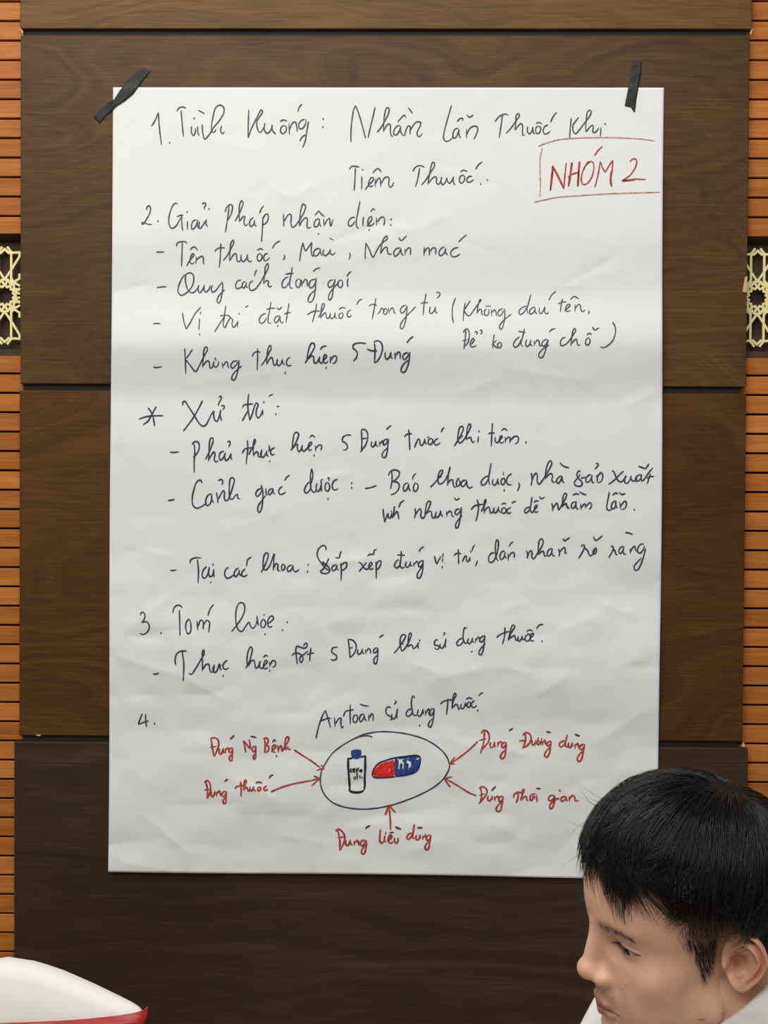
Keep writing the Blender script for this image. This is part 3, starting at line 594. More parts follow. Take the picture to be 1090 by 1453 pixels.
45 157 48 140 62 136 74 150 70 180 50 208|50 205 85 200 103 225 96 260 65 285 38 279|182 276
262 142 268 110 290 89 310 91 327 106|305 118 308 200 310 294|370 178 352 205 349 245 362 280 378 272 384 225 377 190 368 177|425 193 430 257|432 230 450 188 464 195 466 252|467 225 490 190 507 200 507 240 502 272|537 83 515 110 497 160
656 267 690 225 730 165 746 110 738 78 715 71 695 95 685 150 688 210 705 257 727 264 752 230 775 202 784 228 800 244 820 222 830 175|828 160 832 200 840 227|870 180 855 205 858 235 875 238 887 210 880 190 870 180|872 158 880 150|903 212 925 195 940 175 927 160 908 175 899 210 910 237 932 228|882 284|1032 203|1000 256
@fifteenth_line|darkink|T4|2.6
128 551 148 552 169 544|282 492 277 455 290 413 320 397 357 397|325 398 335 480 332 599|368 547 387 552 415 515 450 455 473 410 468 388 460 410 461 470 461 532|464 520 485 488 502 485 509 512 517 537 532 535 542 490
542 488 531 520 545 542 565 515 573 478|575 478 580 512 592 526|575 500 592 488|630 458 608 475 599 505 615 520 640 508|600 563
752 512 775 470 790 420 796 380 785 368 770 395 761 440 762 500|766 500 790 463 807 458 813 480 821 512 836 502 850 465 845 502 860 514 880 490 897 468 888 458 875 475 871 507 885 517 902 505|870 441 885 425 902 432|912 520 914 538|912 468 915 507|917 490 935 460 952 468 950 495 930 507
@fifteenth_line|darkink|T5|2.6
118 195 108 225 112 280 120 340|76 277 95 257 125 254 160 270 180 255 205 235|160 275 142 285 139 315 150 327 163 300 160 275|116 197 150 211 180 216 196 195 190 176 175 185 168 205|226 213 219 260 215 317|193 267 220 257 252 252
412 209 395 213 384 240 400 258 423 275 421 300 395 309 378 300|395 210 434 207|512 148 520 200 528 292|510 148 545 153 573 185 573 225 555 262 530 290|518 215 550 212
590 223 584 252 598 264 615 248 623 220|622 218 624 250 640 260|645 223 650 264|652 245 672 218 683 228 686 262|738 213 718 220 707 242 718 254 732 242 743 218|742 213 742 260 738 305 728 337 715 332 711 305 722 285 744 268|753 136 772 120 790 111
866 256 895 225 925 180 946 150 957 120 940 110 922 125 914 170 919 210 930 237 948 222 975 180 1000 120 1001 99 988 103 978 150 974 212|925 182 943 186|977 205 995 190 1009 195 1016 220 1030 212 1055 188|1055 188 1055 222|1065 157
@fifteenth_line|darkink|T6|2.6
30 235 18 232 10 262|175 210 160 205 144 225 150 247 172 250 181 268 165 281 143 265|190 233 189 262 205 272 222 245 236 198|235 196 229 235 232 270|215 148 226 155 214 172
362 193 335 205 317 235 325 250 350 242 374 205|397 117 378 113 369 150 367 200 385 234 402 225|410 193 401 220 415 237 432 215 439 188|438 188 439 217 455 227|462 193 465 227|467 210 485 183 493 195 496 220 512 225|532 173 508 185 494 210 508 224 525 205 534 180|536 172 530 230 520 290 505 322 491 318 491 295 510 265 540 235|427 302 441 292
690 106 688 170 671 242|624 190 650 168 690 149 727 141|713 212 728 160 740 110 753 90 767 103 752 130 732 165 727 207|730 195 750 178 766 173 773 205 783 210 795 182|795 178 789 205 800 217 818 195 823 173|822 173 828 202 845 205|870 163 850 180 847 207 865 217 887 190 880 165 862 155|856 141 885 129 907 140|887 195 905 175 914 160 900 156 887 180 891 212 917 214|933 122 955 93 987 87|977 218
@sixteenth_line|darkink|T7|2.6
92 136 80 165 67 201|67 201 95 190 131 178|112 138 112 175 117 217|165 196
@sixteenth_line|darkink|T8|2.5
35 327 50 260 72 195 90 158|90 158 105 200 123 264|55 225 80 215 112 205 127 208|145 198 150 260|150 240 172 208 184 205 183 235 190 264 200 250|240 123 238 180 240 242|198 197 212 165 235 159 262 154|270 183 257 200 259 227 272 230 283 210 281 190 270 184|318 178 302 188 294 210 300 227 315 212 323 185|322 180 325 207 337 222|348 183 350 224|352 205 368 178 376 190 373 224|296 121 320 130 350 134
482 144 465 137 451 155 455 180 480 195 491 205 475 217|488 178 486 205 503 207 515 180 521 148|520 148 515 182 520 207|505 98 513 108 499 124|605 150 585 155 571 180 580 194 600 184 612 155|625 87 612 73 603 110 606 150 618 187 637 187|645 153 639 182 652 194 665 178 673 148|672 148 675 182|685 156 688 192|690 175 705 150 713 165 713 190|735 146 718 155 707 178 718 190 732 174 739 150|738 146 735 195 728 235 715 260 704 248 712 225 734 205|652 250
820 86 818 130 811 187|774 122 795 105 830 97 852 95|842 147 855 95 869 65 862 56 852 75 847 120 849 150|852 140 868 123 879 130 883 152 896 142|900 118 897 142 908 150 920 132 926 110|925 110 928 137|945 106 934 125 942 142 955 130 953 112 945 106|928 93 948 84 967 92|980 99 962 115 961 134 975 142 992 128|1003 74 1018 57 1031 54|998 159
@oval_outline|darkink|U1|2.4
365 87 420 62 500 45 570 40 680 48 780 68 870 100 950 150 1000 200 1025 250 1030 290 1015 330 980 380 920 430 840 475 740 518 640 552 600 562 520 578 430 585 330 578 250 558 190 525 150 480 128 430 122 380 130 320 160 260 210 190 280 135 340 100 365 88 420 72 465 70 487 80
@bottle_drawing|blue|U1|3.4
346 176 400 170|347 184 404 179|348 193 405 188|350 202 406 197|351 210 405 206|356 217 404 214|368 222 400 220|345 172 349 212 372 224 402 218|348 172 352 212|404 170 405 214|375 168 375 220
@bottle_drawing|blackink|U1|3.2
318 232 318 300 324 370 330 457|318 232 350 225|402 222 440 208|438 206 437 300 434 370 434 425 430 448|320 450 345 464 380 467 410 463 430 450|310 232 325 230
@bottle_drawing|blackink|U1|2.3
348 302 335 305 333 320 347 322|354 314 366 306 360 300 353 310 356 322 370 320|378 298 376 326|376 300 396 297|376 312 392 311|408 305 399 315 405 322 415 312 408 305|380 320 382 377|358 356 360 380|369 352 370 376|399 346 402 368|415 363
@capsule_drawing|brightred|U1|4.2
498 350 506 322 515 300|508 355 518 320 524 290|520 356 532 310 536 275|534 356 544 305 548 266|548 356 556 305 560 262|562 356 570 300 573 255|576 356 582 300 586 250|590 355 596 300 600 248|608 354 610 320|618 352 620 300 621 242|632 350 633 300 633 240|606 300 608 248|500 357 560 358 634 352|505 340 540 344 580 340 620 342
@capsule_drawing|blue|U1|4.0
652 350 652 300 655 226|664 345 662 290 664 235|664 345 676 320 684 300|668 228 700 222 740 219|690 346 688 315 692 262|706 342 704 322 700 300|716 340 718 280 720 225|730 338 732 290 736 262|744 336 750 310 756 290|752 250 754 225|766 334 768 290 768 222|782 322 784 270 786 222|796 310 800 270 800 235|810 296 815 260 816 232|740 220 780 217 818 216|650 352 700 343 745 337 785 322 806 300|662 330 700 328 740 320|680 290 700 282|700 240 712 250|765 280 810 270|730 236 760 238
@capsule_drawing|navy|U1|2.2
485 350 495 310 530 265 590 240 645 225 730 213 815 212 825 232 816 285 802 313 740 342 655 356|485 350 500 361 560 363 600 361 650 357
@callout_patient|red|U4|3.0
105 93 115 160 130 237|98 98 130 91 158 105 166 140 152 190 130 237|98 165 148 158|172 173 169 205 182 217 195 195 199 170|198 168 202 202 212 207|215 170 218 212|220 190 235 168 243 180 246 207|270 168 252 175 244 198 258 207 270 185|272 166 270 220 265 270 252 267 249 240 270 220|355 113 365 150 375 207|358 115 385 147 411 182|411 182 409 145 400 103|448 153 430 165 424 190 438 200 451 175|452 153 452 200 448 247 438 257 431 235 447 213|520 96 525 150 521 207|508 100 535 93 549 110 541 135 525 147|525 146 548 155 554 178 536 202 516 202|570 200 590 182 606 165 607 152 595 148 581 165 584 197 607 205|622 148 628 207|628 185 645 153 653 165 656 195 680 155 706 110 706 88 692 86 681 110 677 150 681 182 700 163 706 180 724 180
@callout_patient|brownink|U4|3.0
252 104 270 88 286 72|411 83 430 82 457 91|581 127 595 107 609 123|613 233|748 185 770 196
@callout_patient|red|U4|2.8
748 185 820 232 890 277 953 324|955 301 980 326 950 335 920 346
@callout_medicine|red|U4|3.0
65 428 78 490 75 564|53 437 80 423 99 450 102 490 90 535 75 564|53 497 93 490|110 503 107 535 120 547 132 525 136 503|135 503 138 532|148 508 150 547|152 525 168 503 176 515 179 542|218 503 200 512 191 535 205 547 218 525|223 503 222 555 218 597 205 600 199 580 217 552|335 428 339 480 338 547|288 487 305 470 335 461 362 462|356 492 370 455 380 428 372 416 362 440 361 502|364 490 380 473 389 490 393 504 404 498|410 468 407 495 418 504 430 485 436 463|435 463 440 498 452 502|480 468 467 482 471 502 485 497 489 478 480 468|540 463 522 472 514 488 525 500 547 487
@callout_medicine|brownink|U4|3.0
210 431 225 417 239 414|450 441 475 434 502 440|556 407 568 385 589 378|568 511 600 495
@callout_medicine|red|U4|2.8
568 511 650 476 740 449 850 428 935 410|900 387 942 409 912 437 884 467
@callout_route|red|U2|3.0
335 83 330 160 307 242|310 102 330 80 355 89 369 120 363 160 340 190 315 217|298 151 348 140|378 163 374 195 388 202 400 185 406 158|405 158 408 192 420 196|428 158 430 197|432 180 448 158 456 170 459 192|485 163 465 170 454 192 468 202 482 180|488 163 485 215 475 267 455 282 447 265 460 238 482 218
622 100 622 155 604 207|603 117 625 97 650 104 663 135 651 170 625 195 598 205|578 156 628 150|672 148 669 178 682 184 695 158|695 148 700 178|717 150 705 162 710 182 724 168 720 152|706 150 716 132|738 132 730 185|740 158 744 187|746 170 758 150 766 182|800 153 780 165 771 182 785 190 800 170|803 153 798 205 788 250 770 270 757 255 770 225 802 195
900 153 878 160 859 180 870 197 890 187 906 160|918 110 908 150 904 187 920 202|928 163 924 190 938 202 952 165|952 163 955 197|970 176 972 207|974 190 990 173 998 207|1035 178 1015 185 1004 205 1018 217 1034 195|1039 178 1030 230 1015 287 1000 300 987 285 1000 253 1032 223
@callout_route|brownink|U2|3.0
507 86 520 75 535 64|767 90 785 92 802 96|969 107 988 115 1007 121|290 157 276 168
@callout_route|red|U2|2.8
290 157 240 206 180 255 95 316|95 316 110 290 129 267|95 318 127 316
@callout_time|red|U2|3.0
305 478 315 530 305 592|296 490 320 477 346 490 353 515 335 550 315 575 293 597|298 537 337 525|362 538 357 565 370 577 385 560 389 536|388 536 392 567|405 543 408 577|410 560 425 543 433 555 436 577|462 543 442 550 434 570 448 584 462 562|466 543 458 600 445 647 425 650 417 630 435 603 462 588
572 508 570 555 557 594|538 556 545 530 570 517 607 519|588 575 602 530 614 498 605 498 599 530 603 573|607 560 620 543 631 550 633 572 645 570|667 528 655 550 661 574 675 562 674 535|685 538 690 562|700 528 705 587|668 530 694 524|825 538 800 540 784 560 795 577 815 567 828 545|830 538 825 590 810 627 798 632 794 610 820 578 852 556|855 562|905 543 885 550 871 565 880 580 900 568 908 548|908 543 912 572 922 574|930 546 932 580|935 560 955 538 969 550 972 574 1000 575
@callout_time|brownink|U2|3.0
384 506 398 490 416 474|697 487 730 491|861 496 869 513|278 541 262 533
@callout_time|red|U2|2.8
278 541 220 516 150 472 60 419|55 421 80 412 107 408|52 421 70 447 96 481
@callout_dose|red|U3|3.2
160 263 175 330 175 420|142 270 165 253 195 273 213 305 209 350 190 395 175 420|158 321 208 312|225 338 221 370 238 380 252 355 256 333|255 333 262 367 274 378|285 343 290 380|292 360 310 340 319 352 327 380|370 338 345 345 334 370 350 382 368 360 380 336|381 338 378 395 365 442 348 444 344 420 362 390 391 368|490 253 485 310 488 352 500 360 517 345|525 303 521 340 532 356|530 284|548 347 565 330 579 312 568 298 555 315 551 347 568 362 590 350|600 318 599 350 612 362 626 345 626 318
735 283 712 290 694 315 702 332 722 320 739 290|752 213 745 270 739 310 753 332|770 298 764 325 780 337 792 318 796 293|795 293 801 328|815 303 820 337|822 320 838 298 846 337|878 298 855 305 844 330 858 342 875 320|881 298 872 350 862 402 845 414 834 395 850 363 882 333
@callout_dose|brownink|U3|3.2
372 249 390 235 412 224|559 281 593 277|604 234 625 245 650 253|773 240 795 243 817 242
@callout_dose|red|U3|3.2
569 262 566 180 558 80|526 147 540 110 558 75 580 95 606 126
'''
def catmull(P):
    P = [np.array(p, float) for p in P]
    if len(P) == 1: return [P[0] + np.array([-0.9, 0]), P[0] + np.array([0.9, 0])], True
    if len(P) == 2:
        n = max(2, int(np.linalg.norm(P[1] - P[0]) / 3)); return [P[0] + (P[1] - P[0]) * i / n for i in range(n + 1)], False
    E_ = [2 * P[0] - P[1]] + P + [2 * P[-1] - P[-2]]; out = []
    for i in range(1, len(E_) - 2):
        p0, p1, p2, p3 = E_[i - 1:i + 3]
        d0 = max(np.linalg.norm(p1 - p0), 1e-3) ** 0.5; d1 = max(np.linalg.norm(p2 - p1), 1e-3) ** 0.5; d2 = max(np.linalg.norm(p3 - p2), 1e-3) ** 0.5
        t0, t1, t2, t3 = 0, d0, d0 + d1, d0 + d1 + d2
        n = max(2, int(np.linalg.norm(p2 - p1) / 1.3))
        for k in range(n):
            t_ = t1 + (t2 - t1) * k / n
            A1 = (t1 - t_) / (t1 - t0) * p0 + (t_ - t0) / (t1 - t0) * p1; A2 = (t2 - t_) / (t2 - t1) * p1 + (t_ - t1) / (t2 - t1) * p2; A3 = (t3 - t_) / (t3 - t2) * p2 + (t_ - t2) / (t3 - t2) * p3
            B1 = (t2 - t_) / (t2 - t0) * A1 + (t_ - t0) / (t2 - t0) * A2; B2 = (t3 - t_) / (t3 - t1) * A2 + (t_ - t1) / (t3 - t1) * A3
            out.append((t2 - t_) / (t2 - t1) * B1 + (t_ - t1) / (t2 - t1) * B2)
    out.append(P[-1]); return out, False
NAMES = {'first_line': ('handwritten_line', 'first handwritten line, heading number 1'), 'second_line': ('handwritten_line', 'second handwritten line under the end of the heading'),
         'boxed_heading': ('boxed_title', 'red hand-drawn box around NHÓM 2'), 'third_line': ('handwritten_line', 'heading number 2'), 'fourth_line': ('handwritten_line', 'first dashed line under heading 2'),
         'fifth_line': ('handwritten_line', 'second dashed line under heading 2'), 'sixth_line': ('handwritten_line', 'third dashed line under heading 2'), 'seventh_line': ('handwritten_line', 'end of the bracketed remark at the right'),
         'eighth_line': ('handwritten_line', 'fourth dashed line under heading 2'), 'ninth_line': ('handwritten_line', 'starred heading'), 'tenth_line': ('handwritten_line', 'first dashed line under the star'),
         'eleventh_line': ('handwritten_line', 'second dashed line under the star'), 'twelfth_line': ('handwritten_line', 'line continuing the second dashed line'), 'thirteenth_line': ('handwritten_line', 'third dashed line under the star'),
         'fourteenth_line': ('handwritten_line', 'heading number 3'), 'fifteenth_line': ('handwritten_line', 'dashed line under heading 3'), 'sixteenth_line': ('handwritten_line', 'heading number 4 and the title over the oval'),
         'oval_outline': ('oval_drawing', 'thin black oval around the bottle and capsule'), 'bottle_drawing': ('bottle_drawing', 'drawn medicine bottle with a blue cap'), 'capsule_drawing': ('capsule_drawing', 'drawn capsule, red half and blue half'),
         'callout_patient': ('callout_text', 'red words and arrow, upper left of the oval'), 'callout_medicine': ('callout_text', 'red words and arrow, lower left of the oval'), 'callout_route': ('callout_text', 'red words and arrow, upper right of the oval'),
         'callout_time': ('callout_text', 'red words and arrow, lower right of the oval'), 'callout_dose': ('callout_text', 'red words and arrow below the oval')}
groups = []; cur = None
for line in STROKES.strip().split('\n'):
    line = line.strip()
    if not line: continue
    if line[0] == '@':
        q = line[1:].split('|'); wd_ = float(q[3]) if len(q) > 3 else 2.3
        arrow = q[0].startswith('callout') and wd_ == 2.8
        cur = (q[0] + ('_arrow' if arrow else ''), q[1], REG[q[2]], wd_); continue
    x0, y0, sc = cur[2]
    for st in line.split('|'):
        n_ = [float(t_) for t_ in st.split()]
        groups.append((cur[0], cur[1], cur[3], [(x0 + n_[i] / sc, y0 + n_[i + 1] / sc) for i in range(0, len(n_) - 1, 2)]))
# strokes of one word (close together) make one part
par_ = list(range(len(groups)))
def find(i):
    while par_[i] != i: par_[i] = par_[par_[i]]; i = par_[i]
    return i
bb = [(min(p[0] for p in g_[3]), max(p[0] for p in g_[3]), min(p[1] for p in g_[3]), max(p[1] for p in g_[3])) for g_ in groups]
WHOLE = ('oval_outline', 'bottle_drawing', 'capsule_drawing')
for i in range(len(groups)):
    for j in range(i):
        a, b_ = groups[i][0], groups[j][0]
        if a != b_: continue
        if a in WHOLE or a.endswith('_arrow'): par_[find(i)] = find(j); continue
        gx = max(bb[i][0], bb[j][0]) - min(bb[i][1], bb[j][1]); gy = max(bb[i][2], bb[j][2]) - min(bb[i][3], bb[j][3])
        lim = 4.5 if 'callout' in a else 6.0
        if gx < lim and gy < (12 if 'callout' not in a else 9): par_[find(i)] = find(j)
parts_ = {}
for i in range(len(groups)): parts_.setdefault(find(i), []).append(groups[i])
rk = np.random.default_rng(3)
PNAME = {'oval_outline': ('oval_drawing', 'thin black hand-drawn oval'), 'bottle_drawing': ('bottle_drawing', 'drawn medicine bottle with a blue cap'), 'capsule_drawing': ('capsule_drawing', 'drawn capsule, red half and blue half')}
for gl in parts_.values():
    key = gl[0][0]; V_ = []; F_ = []; MI = []; mats = []
    for _, mt_, width, pts in gl:
        if mt_ not in mats: mats.append(mt_)
        mi = mats.index(mt_); lift = 0.0005 + {'navy': 0.0003, 'blackink': 0.0003, 'brownink': 0.0002}.get(mt_, 0.0)
        C, dot = catmull(pts); wdt = width * 0.85 * (1.0 if not dot else 1.3) if mt_ in ('ink', 'darkink', 'red', 'brownink') else width; n = len(C); base = len(V_); ph_ = rk.uniform(0, 6)
        for i, c in enumerate(C):
            t_ = C[min(i + 1, n - 1)] - C[max(i - 1, 0)]; L_ = np.linalg.norm(t_); t_ = t_ / L_ if L_ > 1e-6 else np.array([1, 0]); nn = np.array([-t_[1], t_[0]])
            w_ = wdt * 0.5 * (1 + 0.10 * math.sin(ph_ + i * 0.35))
            if not dot:
                e = min(i, n - 1 - i)
                if key != 'oval_outline' and e == 0: w_ *= 0.45
                elif e == 1: w_ *= 0.85
                if i > n * 0.8 and n > 8: w_ *= 0.86
            for sg in (1, -1):
                q2 = c + nn * w_ * sg; V_.append(paper_point(q2[0], q2[1], lift)[0])
        for i in range(n - 1):
            a = base + 2 * i; F_.append((a, a + 2, a + 3, a + 1)); MI.append(mi)
    if key in PNAME: nm, lb = PNAME[key]
    elif key.endswith('_arrow'): nm, lb = 'arrow', 'red hand-drawn arrow pointing at the oval'
    elif key == 'boxed_heading': nm, lb = 'boxed_word', 'red boxed heading'
    elif 'callout' in key: nm, lb = 'handwritten_word', 'red handwritten word'
    else: nm, lb = 'handwritten_word', None
    me = mesh(V_, F_); me.polygons.foreach_set('material_index', MI)
    o = link(nm, me, None, paper); o.location = -Vector(paper.location)
    if lb: o['label'] = lb
    for k in mats: me.materials.append(INK[k])

# ------------------------------------------------------------------ the two pieces of tape
def tape(rows, label):
    """rows: pairs (left point, right point) in order along the strip"""
    R_ = []
    for (a, b_), (c, d) in zip(rows, rows[1:]):
        n = max(1, int(math.hypot(c[0] - a[0], c[1] - a[1]) / 2.5))
        for k in range(n):
            t_ = k / n; R_.append(((a[0] + (c[0] - a[0]) * t_, a[1] + (c[1] - a[1]) * t_), (b_[0] + (d[0] - b_[0]) * t_, b_[1] + (d[1] - b_[1]) * t_)))
    R_.append(rows[-1]); M_ = 6; V = []; hs = np.zeros((len(R_), M_ + 1))
    for j, (a, b_) in enumerate(R_):
        for k in range(M_ + 1):
            t_ = k / M_; _, h, ins = paper_point(a[0] + (b_[0] - a[0]) * t_, a[1] + (b_[1] - a[1]) * t_); hs[j, k] = (h + 0.0011) if ins else 0.0004
    # tape cannot follow the step at the paper edge: let it bridge
    hs2 = hs.copy()
    for _ in range(6):
        p_ = np.pad(hs2, 1, mode='edge'); av = (p_[:-2, 1:-1] + p_[2:, 1:-1] + p_[1:-1, :-2] + p_[1:-1, 2:]) / 4; hs2 = np.maximum(hs, av)
    for j, (a, b_) in enumerate(R_):
        for k in range(M_ + 1):
            t_ = k / M_; V.append(W(a[0] + (b_[0] - a[0]) * t_, a[1] + (b_[1] - a[1]) * t_, hs2[j, k] + 0.0002 * math.sin(j * 0.9 + k)))
    F_ = []
    for j in range(len(R_) - 1):
        for k in range(M_):
            q = j * (M_ + 1) + k; F_.append((q, q + M_ + 1, q + M_ + 2, q + 1))
    o = link('tape_strip', mesh(V, F_, True), M_tape); tag(o, label, 'tape', 'black tape holding the paper')
    s_ = o.modifiers.new('thickness', 'SOLIDIFY'); s_.thickness = 0.00035; s_.offset = 0
    return o
z = lambda a, b_: (a / 3.633, b_ / 3.633)
tape([(z(484, 603), z(513, 637)), (z(520, 562), z(548, 598)), (z(560, 528), z(583, 566)), (z(590, 510), z(604, 545)), (z(615, 470), z(650, 516)), (z(650, 425), z(690, 480)),
      (z(690, 382), z(728, 428)), (z(716, 362), z(756, 396)), (z(742, 352), z(778, 366))], 'narrow twisted strip of black tape across the top left corner of the paper')
z = lambda a, b_: (850 + a / 4.542, b_ / 4.542)
tape([(z(213, 399), z(276, 401)), (z(208, 450), z(272, 480)), (z(196, 530), z(258, 550)), (z(184, 590), z(250, 590)), (z(172, 650), z(240, 650)), (z(166, 681), z(236, 690)), (z(206, 690), z(234, 708)), (z(222, 716), z(231, 723))],
     'straight strip of black tape with a torn end at the top right of the paper')

# ------------------------------------------------------------------ covered banquet chairs
M_cover, nt, b = newmat('white_chair_cover', (236, 236, 232), 0.75, 0.2)
t = N(nt, 'ShaderNodeTexNoise'); t.inputs['Scale'].default_value = 500; bp = nt.nodes.new('ShaderNodeBump'); bp.inputs['Strength'].default_value = 0.12; bp.inputs['Distance'].default_value = 0.0005
nt.links.new(t.outputs['Fac'], bp.inputs['Height']); nt.links.new(bp.outputs[0], b.inputs['Normal'])
b.inputs['Sheen Weight'].default_value = 0.15
M_sash, nt, b = newmat('red_satin_sash', (170, 28, 22), 0.42, 0.5)
t = N(nt, 'ShaderNodeTexNoise'); t.inputs['Scale'].default_value = 45; tc = nt.nodes.new('ShaderNodeTexCoord'); mp = nt.nodes.new('ShaderNodeMapping'); mp.inputs['Scale'].default_value = (0.4, 0.4, 3)
nt.links.new(tc.outputs['Object'], mp.inputs[0]); nt.links.new(mp.outputs[0], t.inputs['Vector'])
bp = nt.nodes.new('ShaderNodeBump'); bp.inputs['Strength'].default_value = 0.5; bp.inputs['Distance'].default_value = 0.004
nt.links.new(t.outputs['Fac'], bp.inputs['Height']); nt.links.new(bp.outputs[0], b.inputs['Normal'])
def covered_chair(loc, rotz, top, label, sash_drop=0.047, hw=0.179, exact=None):
    """cloth-covered banquet chair; local +y is the front, origin on the floor below the backrest; top = height of the crest"""
    root = empty('banquet_chair', loc); root.rotation_euler = (0, 0, rotz); tag(root, label, 'chair')
    # outline of the backrest: half width at each height, and crest shape across
    crest = exact or [(s_ * x_, z_) for s_ in (-1,) for x_, z_ in ((1, -.067), (.97, -.062), (.92, -.0575), (.84, -.052), (.73, -.044), (.6, -.034), (.48, -.025), (.41, -.0195), (.3, -.0125), (.2, -.0066), (.12, -.003), (.05, -.0006), (0.02, -.0001))] + \
        [(x_, z_) for x_, z_ in ((.05, -.0004), (.12, -.0024), (.2, -.006), (.3, -.0125), (.41, -.0205), (.48, -.026), (.6, -.036), (.73, -.046), (.84, -.055), (.92, -.062), (.97, -.067), (1, -.072))]
    cx_ = np.array([c[0] for c in crest]); cz_ = np.array([c[1] for c in crest]) * 0.84
    nU = 64; levels = []
    zs_ = list(np.linspace(0.0, 1.0, 15))
    def ring(frac, z0):
        out = []
        for k in range(2 * nU):
            a = k / (2 * nU) * 2 * math.pi; ca, sa = math.cos(a), math.sin(a)
            x = math.copysign(abs(ca) ** 0.55, ca); y = math.copysign(abs(sa) ** 0.8, sa)
            out.append((x, y))
        return out
    bm = bmesh.new(); rings = []
    H0 = 0.44                                        # top of the seat
    for fi in range(15):
        fr = fi / 14.0
        row = []
        for (x, y) in ring(0, 0):
            zc = top + float(np.interp(x, cx_, cz_))
            zz = H0 - 0.03 + (zc - 0.018 - H0 + 0.03) * fr
            w_ = hw * (1.06 - 0.06 * fr); th = 0.040 - 0.012 * fr
            bow = -0.035 * (1 - x * x)               # the back bows towards the rear
            fold = 0.0025 * math.sin(x * 17 + 3 * fr) * (1 - fr)
            row.append(bm.verts.new((x * w_, y * th + bow - 0.10 * (fr - 0.5) * 0.6 + fold, zz)))
        rings.append(row)
    for fr, sh in ((0.45, 0.80), (0.85, 0.42)):      # rounded crest
        row = []
        for k, (x, y) in enumerate(ring(0, 0)):
            zc = top + float(np.interp(x, cx_, cz_)); base = rings[14][k].co
            row.append(bm.verts.new((x * hw * (1 - 0.012 * fr), y * 0.028 * sh - 0.035 * (1 - x * x) - 0.03, zc - 0.018 + 0.018 * fr)))
        rings.append(row)
    n2 = 2 * nU
    for r0, r1 in zip(rings, rings[1:]):
        for k in range(n2): bm.faces.new((r0[k], r0[(k + 1) % n2], r1[(k + 1) % n2], r1[k]))
    L_ = rings[-1]
    for k in range(1, nU): 
        a, b_, c, d = L_[k], L_[k - 1], L_[(n2 - k + 1) % n2], L_[n2 - k]
        fs = [v for i, v in enumerate((a, b_, c, d)) if v not in (a, b_, c, d)[:i]]
        if len(fs) >= 3:
            try: bm.faces.new(fs)
            except ValueError: pass
    o = link('backrest_cover', bm_mesh(bm, True), M_cover, root)
    # seat cover with a pleated skirt down to the floor
    bm = bmesh.new(); rr = []
    for zi, (zz, gr) in enumerate([(0.472, -0.05), (0.47, -0.015), (0.455, 0.0), (0.40, 0.006), (0.25, 0.016), (0.12, 0.026), (0.006, 0.036)]):
        row = []
        for k in range(96):
            a = 2 * math.pi * k / 96; ca, sa = math.cos(a), math.sin(a)
            x = math.copysign(abs(ca) ** 0.4, ca) * (0.215 + gr); y = 0.185 + math.copysign(abs(sa) ** 0.4, sa) * (0.225 + gr)
            pl_ = 0.010 * max(0, (0.45 - zz) / 0.45) * math.sin(k * 2 * math.pi / 8)
            row.append(bm.verts.new((x + ca * pl_, y + sa * pl_, zz)))
        rr.append(row)
    for r0, r1 in zip(rr, rr[1:]):
        for k in range(96): bm.faces.new((r0[k], r0[(k + 1) % 96], r1[(k + 1) % 96], r1[k]))
    bm.faces.new(rr[0])
    link('seat_cover', bm_mesh(bm, True), M_cover, root)
    # the sash: a band wrapped round the backrest
    bm = bmesh.new(); rows = []
    for j in range(9):
        row = []
        for k, (x, y) in enumerate(ring(0, 0)):
            zc = top - sash_drop - 0.0055; zz = zc - 0.016 * (1 - abs(x)) - j / 8 * 0.15 - 0.030 * max(0.0, -y) * (1 - j / 8)
            w_ = hw * 1.0 + 0.001; th = 0.034
            fr = (zz - H0) / (top - H0); e = 0.0025 + 0.0015 * math.sin(j * 2.1 + x * 5)
            row.append(bm.verts.new((x * (w_ + e), y * (th + e) - 0.035 * (1 - x * x) - 0.06 * (fr - 0.5), zz + 0.003 * math.sin(x * 4 + j))))
        rows.append(row)
    for r0, r1 in zip(rows, rows[1:]):
        for k in range(n2): bm.faces.new((r0[k], r0[(k + 1) % n2], r1[(k + 1) % n2], r1[k]))
    so = link('sash', bm_mesh(bm, True), M_sash, root); so.modifiers.new('t', 'SOLIDIFY').thickness = 0.002
    # knot and tail at the side
    bm = bmesh.new()
    vs = []
    for i in range(7):
        for k in range(5):
            vs.append(bm.verts.new((hw * 0.99 + 0.012 * math.sin(i * 0.5) + 0.004 * (k % 2), -0.02 + 0.014 * (k - 2), top - sash_drop + 0.004 - i * 0.045)))
    for i in range(6):
        for k in range(4): bm.faces.new((vs[i * 5 + k], vs[i * 5 + k + 1], vs[i * 5 + k + 6], vs[i * 5 + k + 5]))
    to = link('sash_tail', bm_mesh(bm, True), M_sash, root); to.modifiers.new('t', 'SOLIDIFY').thickness = 0.002
    return root
cpk = at_depth(13, 1354, 1.96)
chair1 = covered_chair((cpk[0], cpk[1] - 0.065, 0), math.radians(180 + 3), cpk[2] - 0.004, 'white covered chair with a red sash at the lower left of the photo')
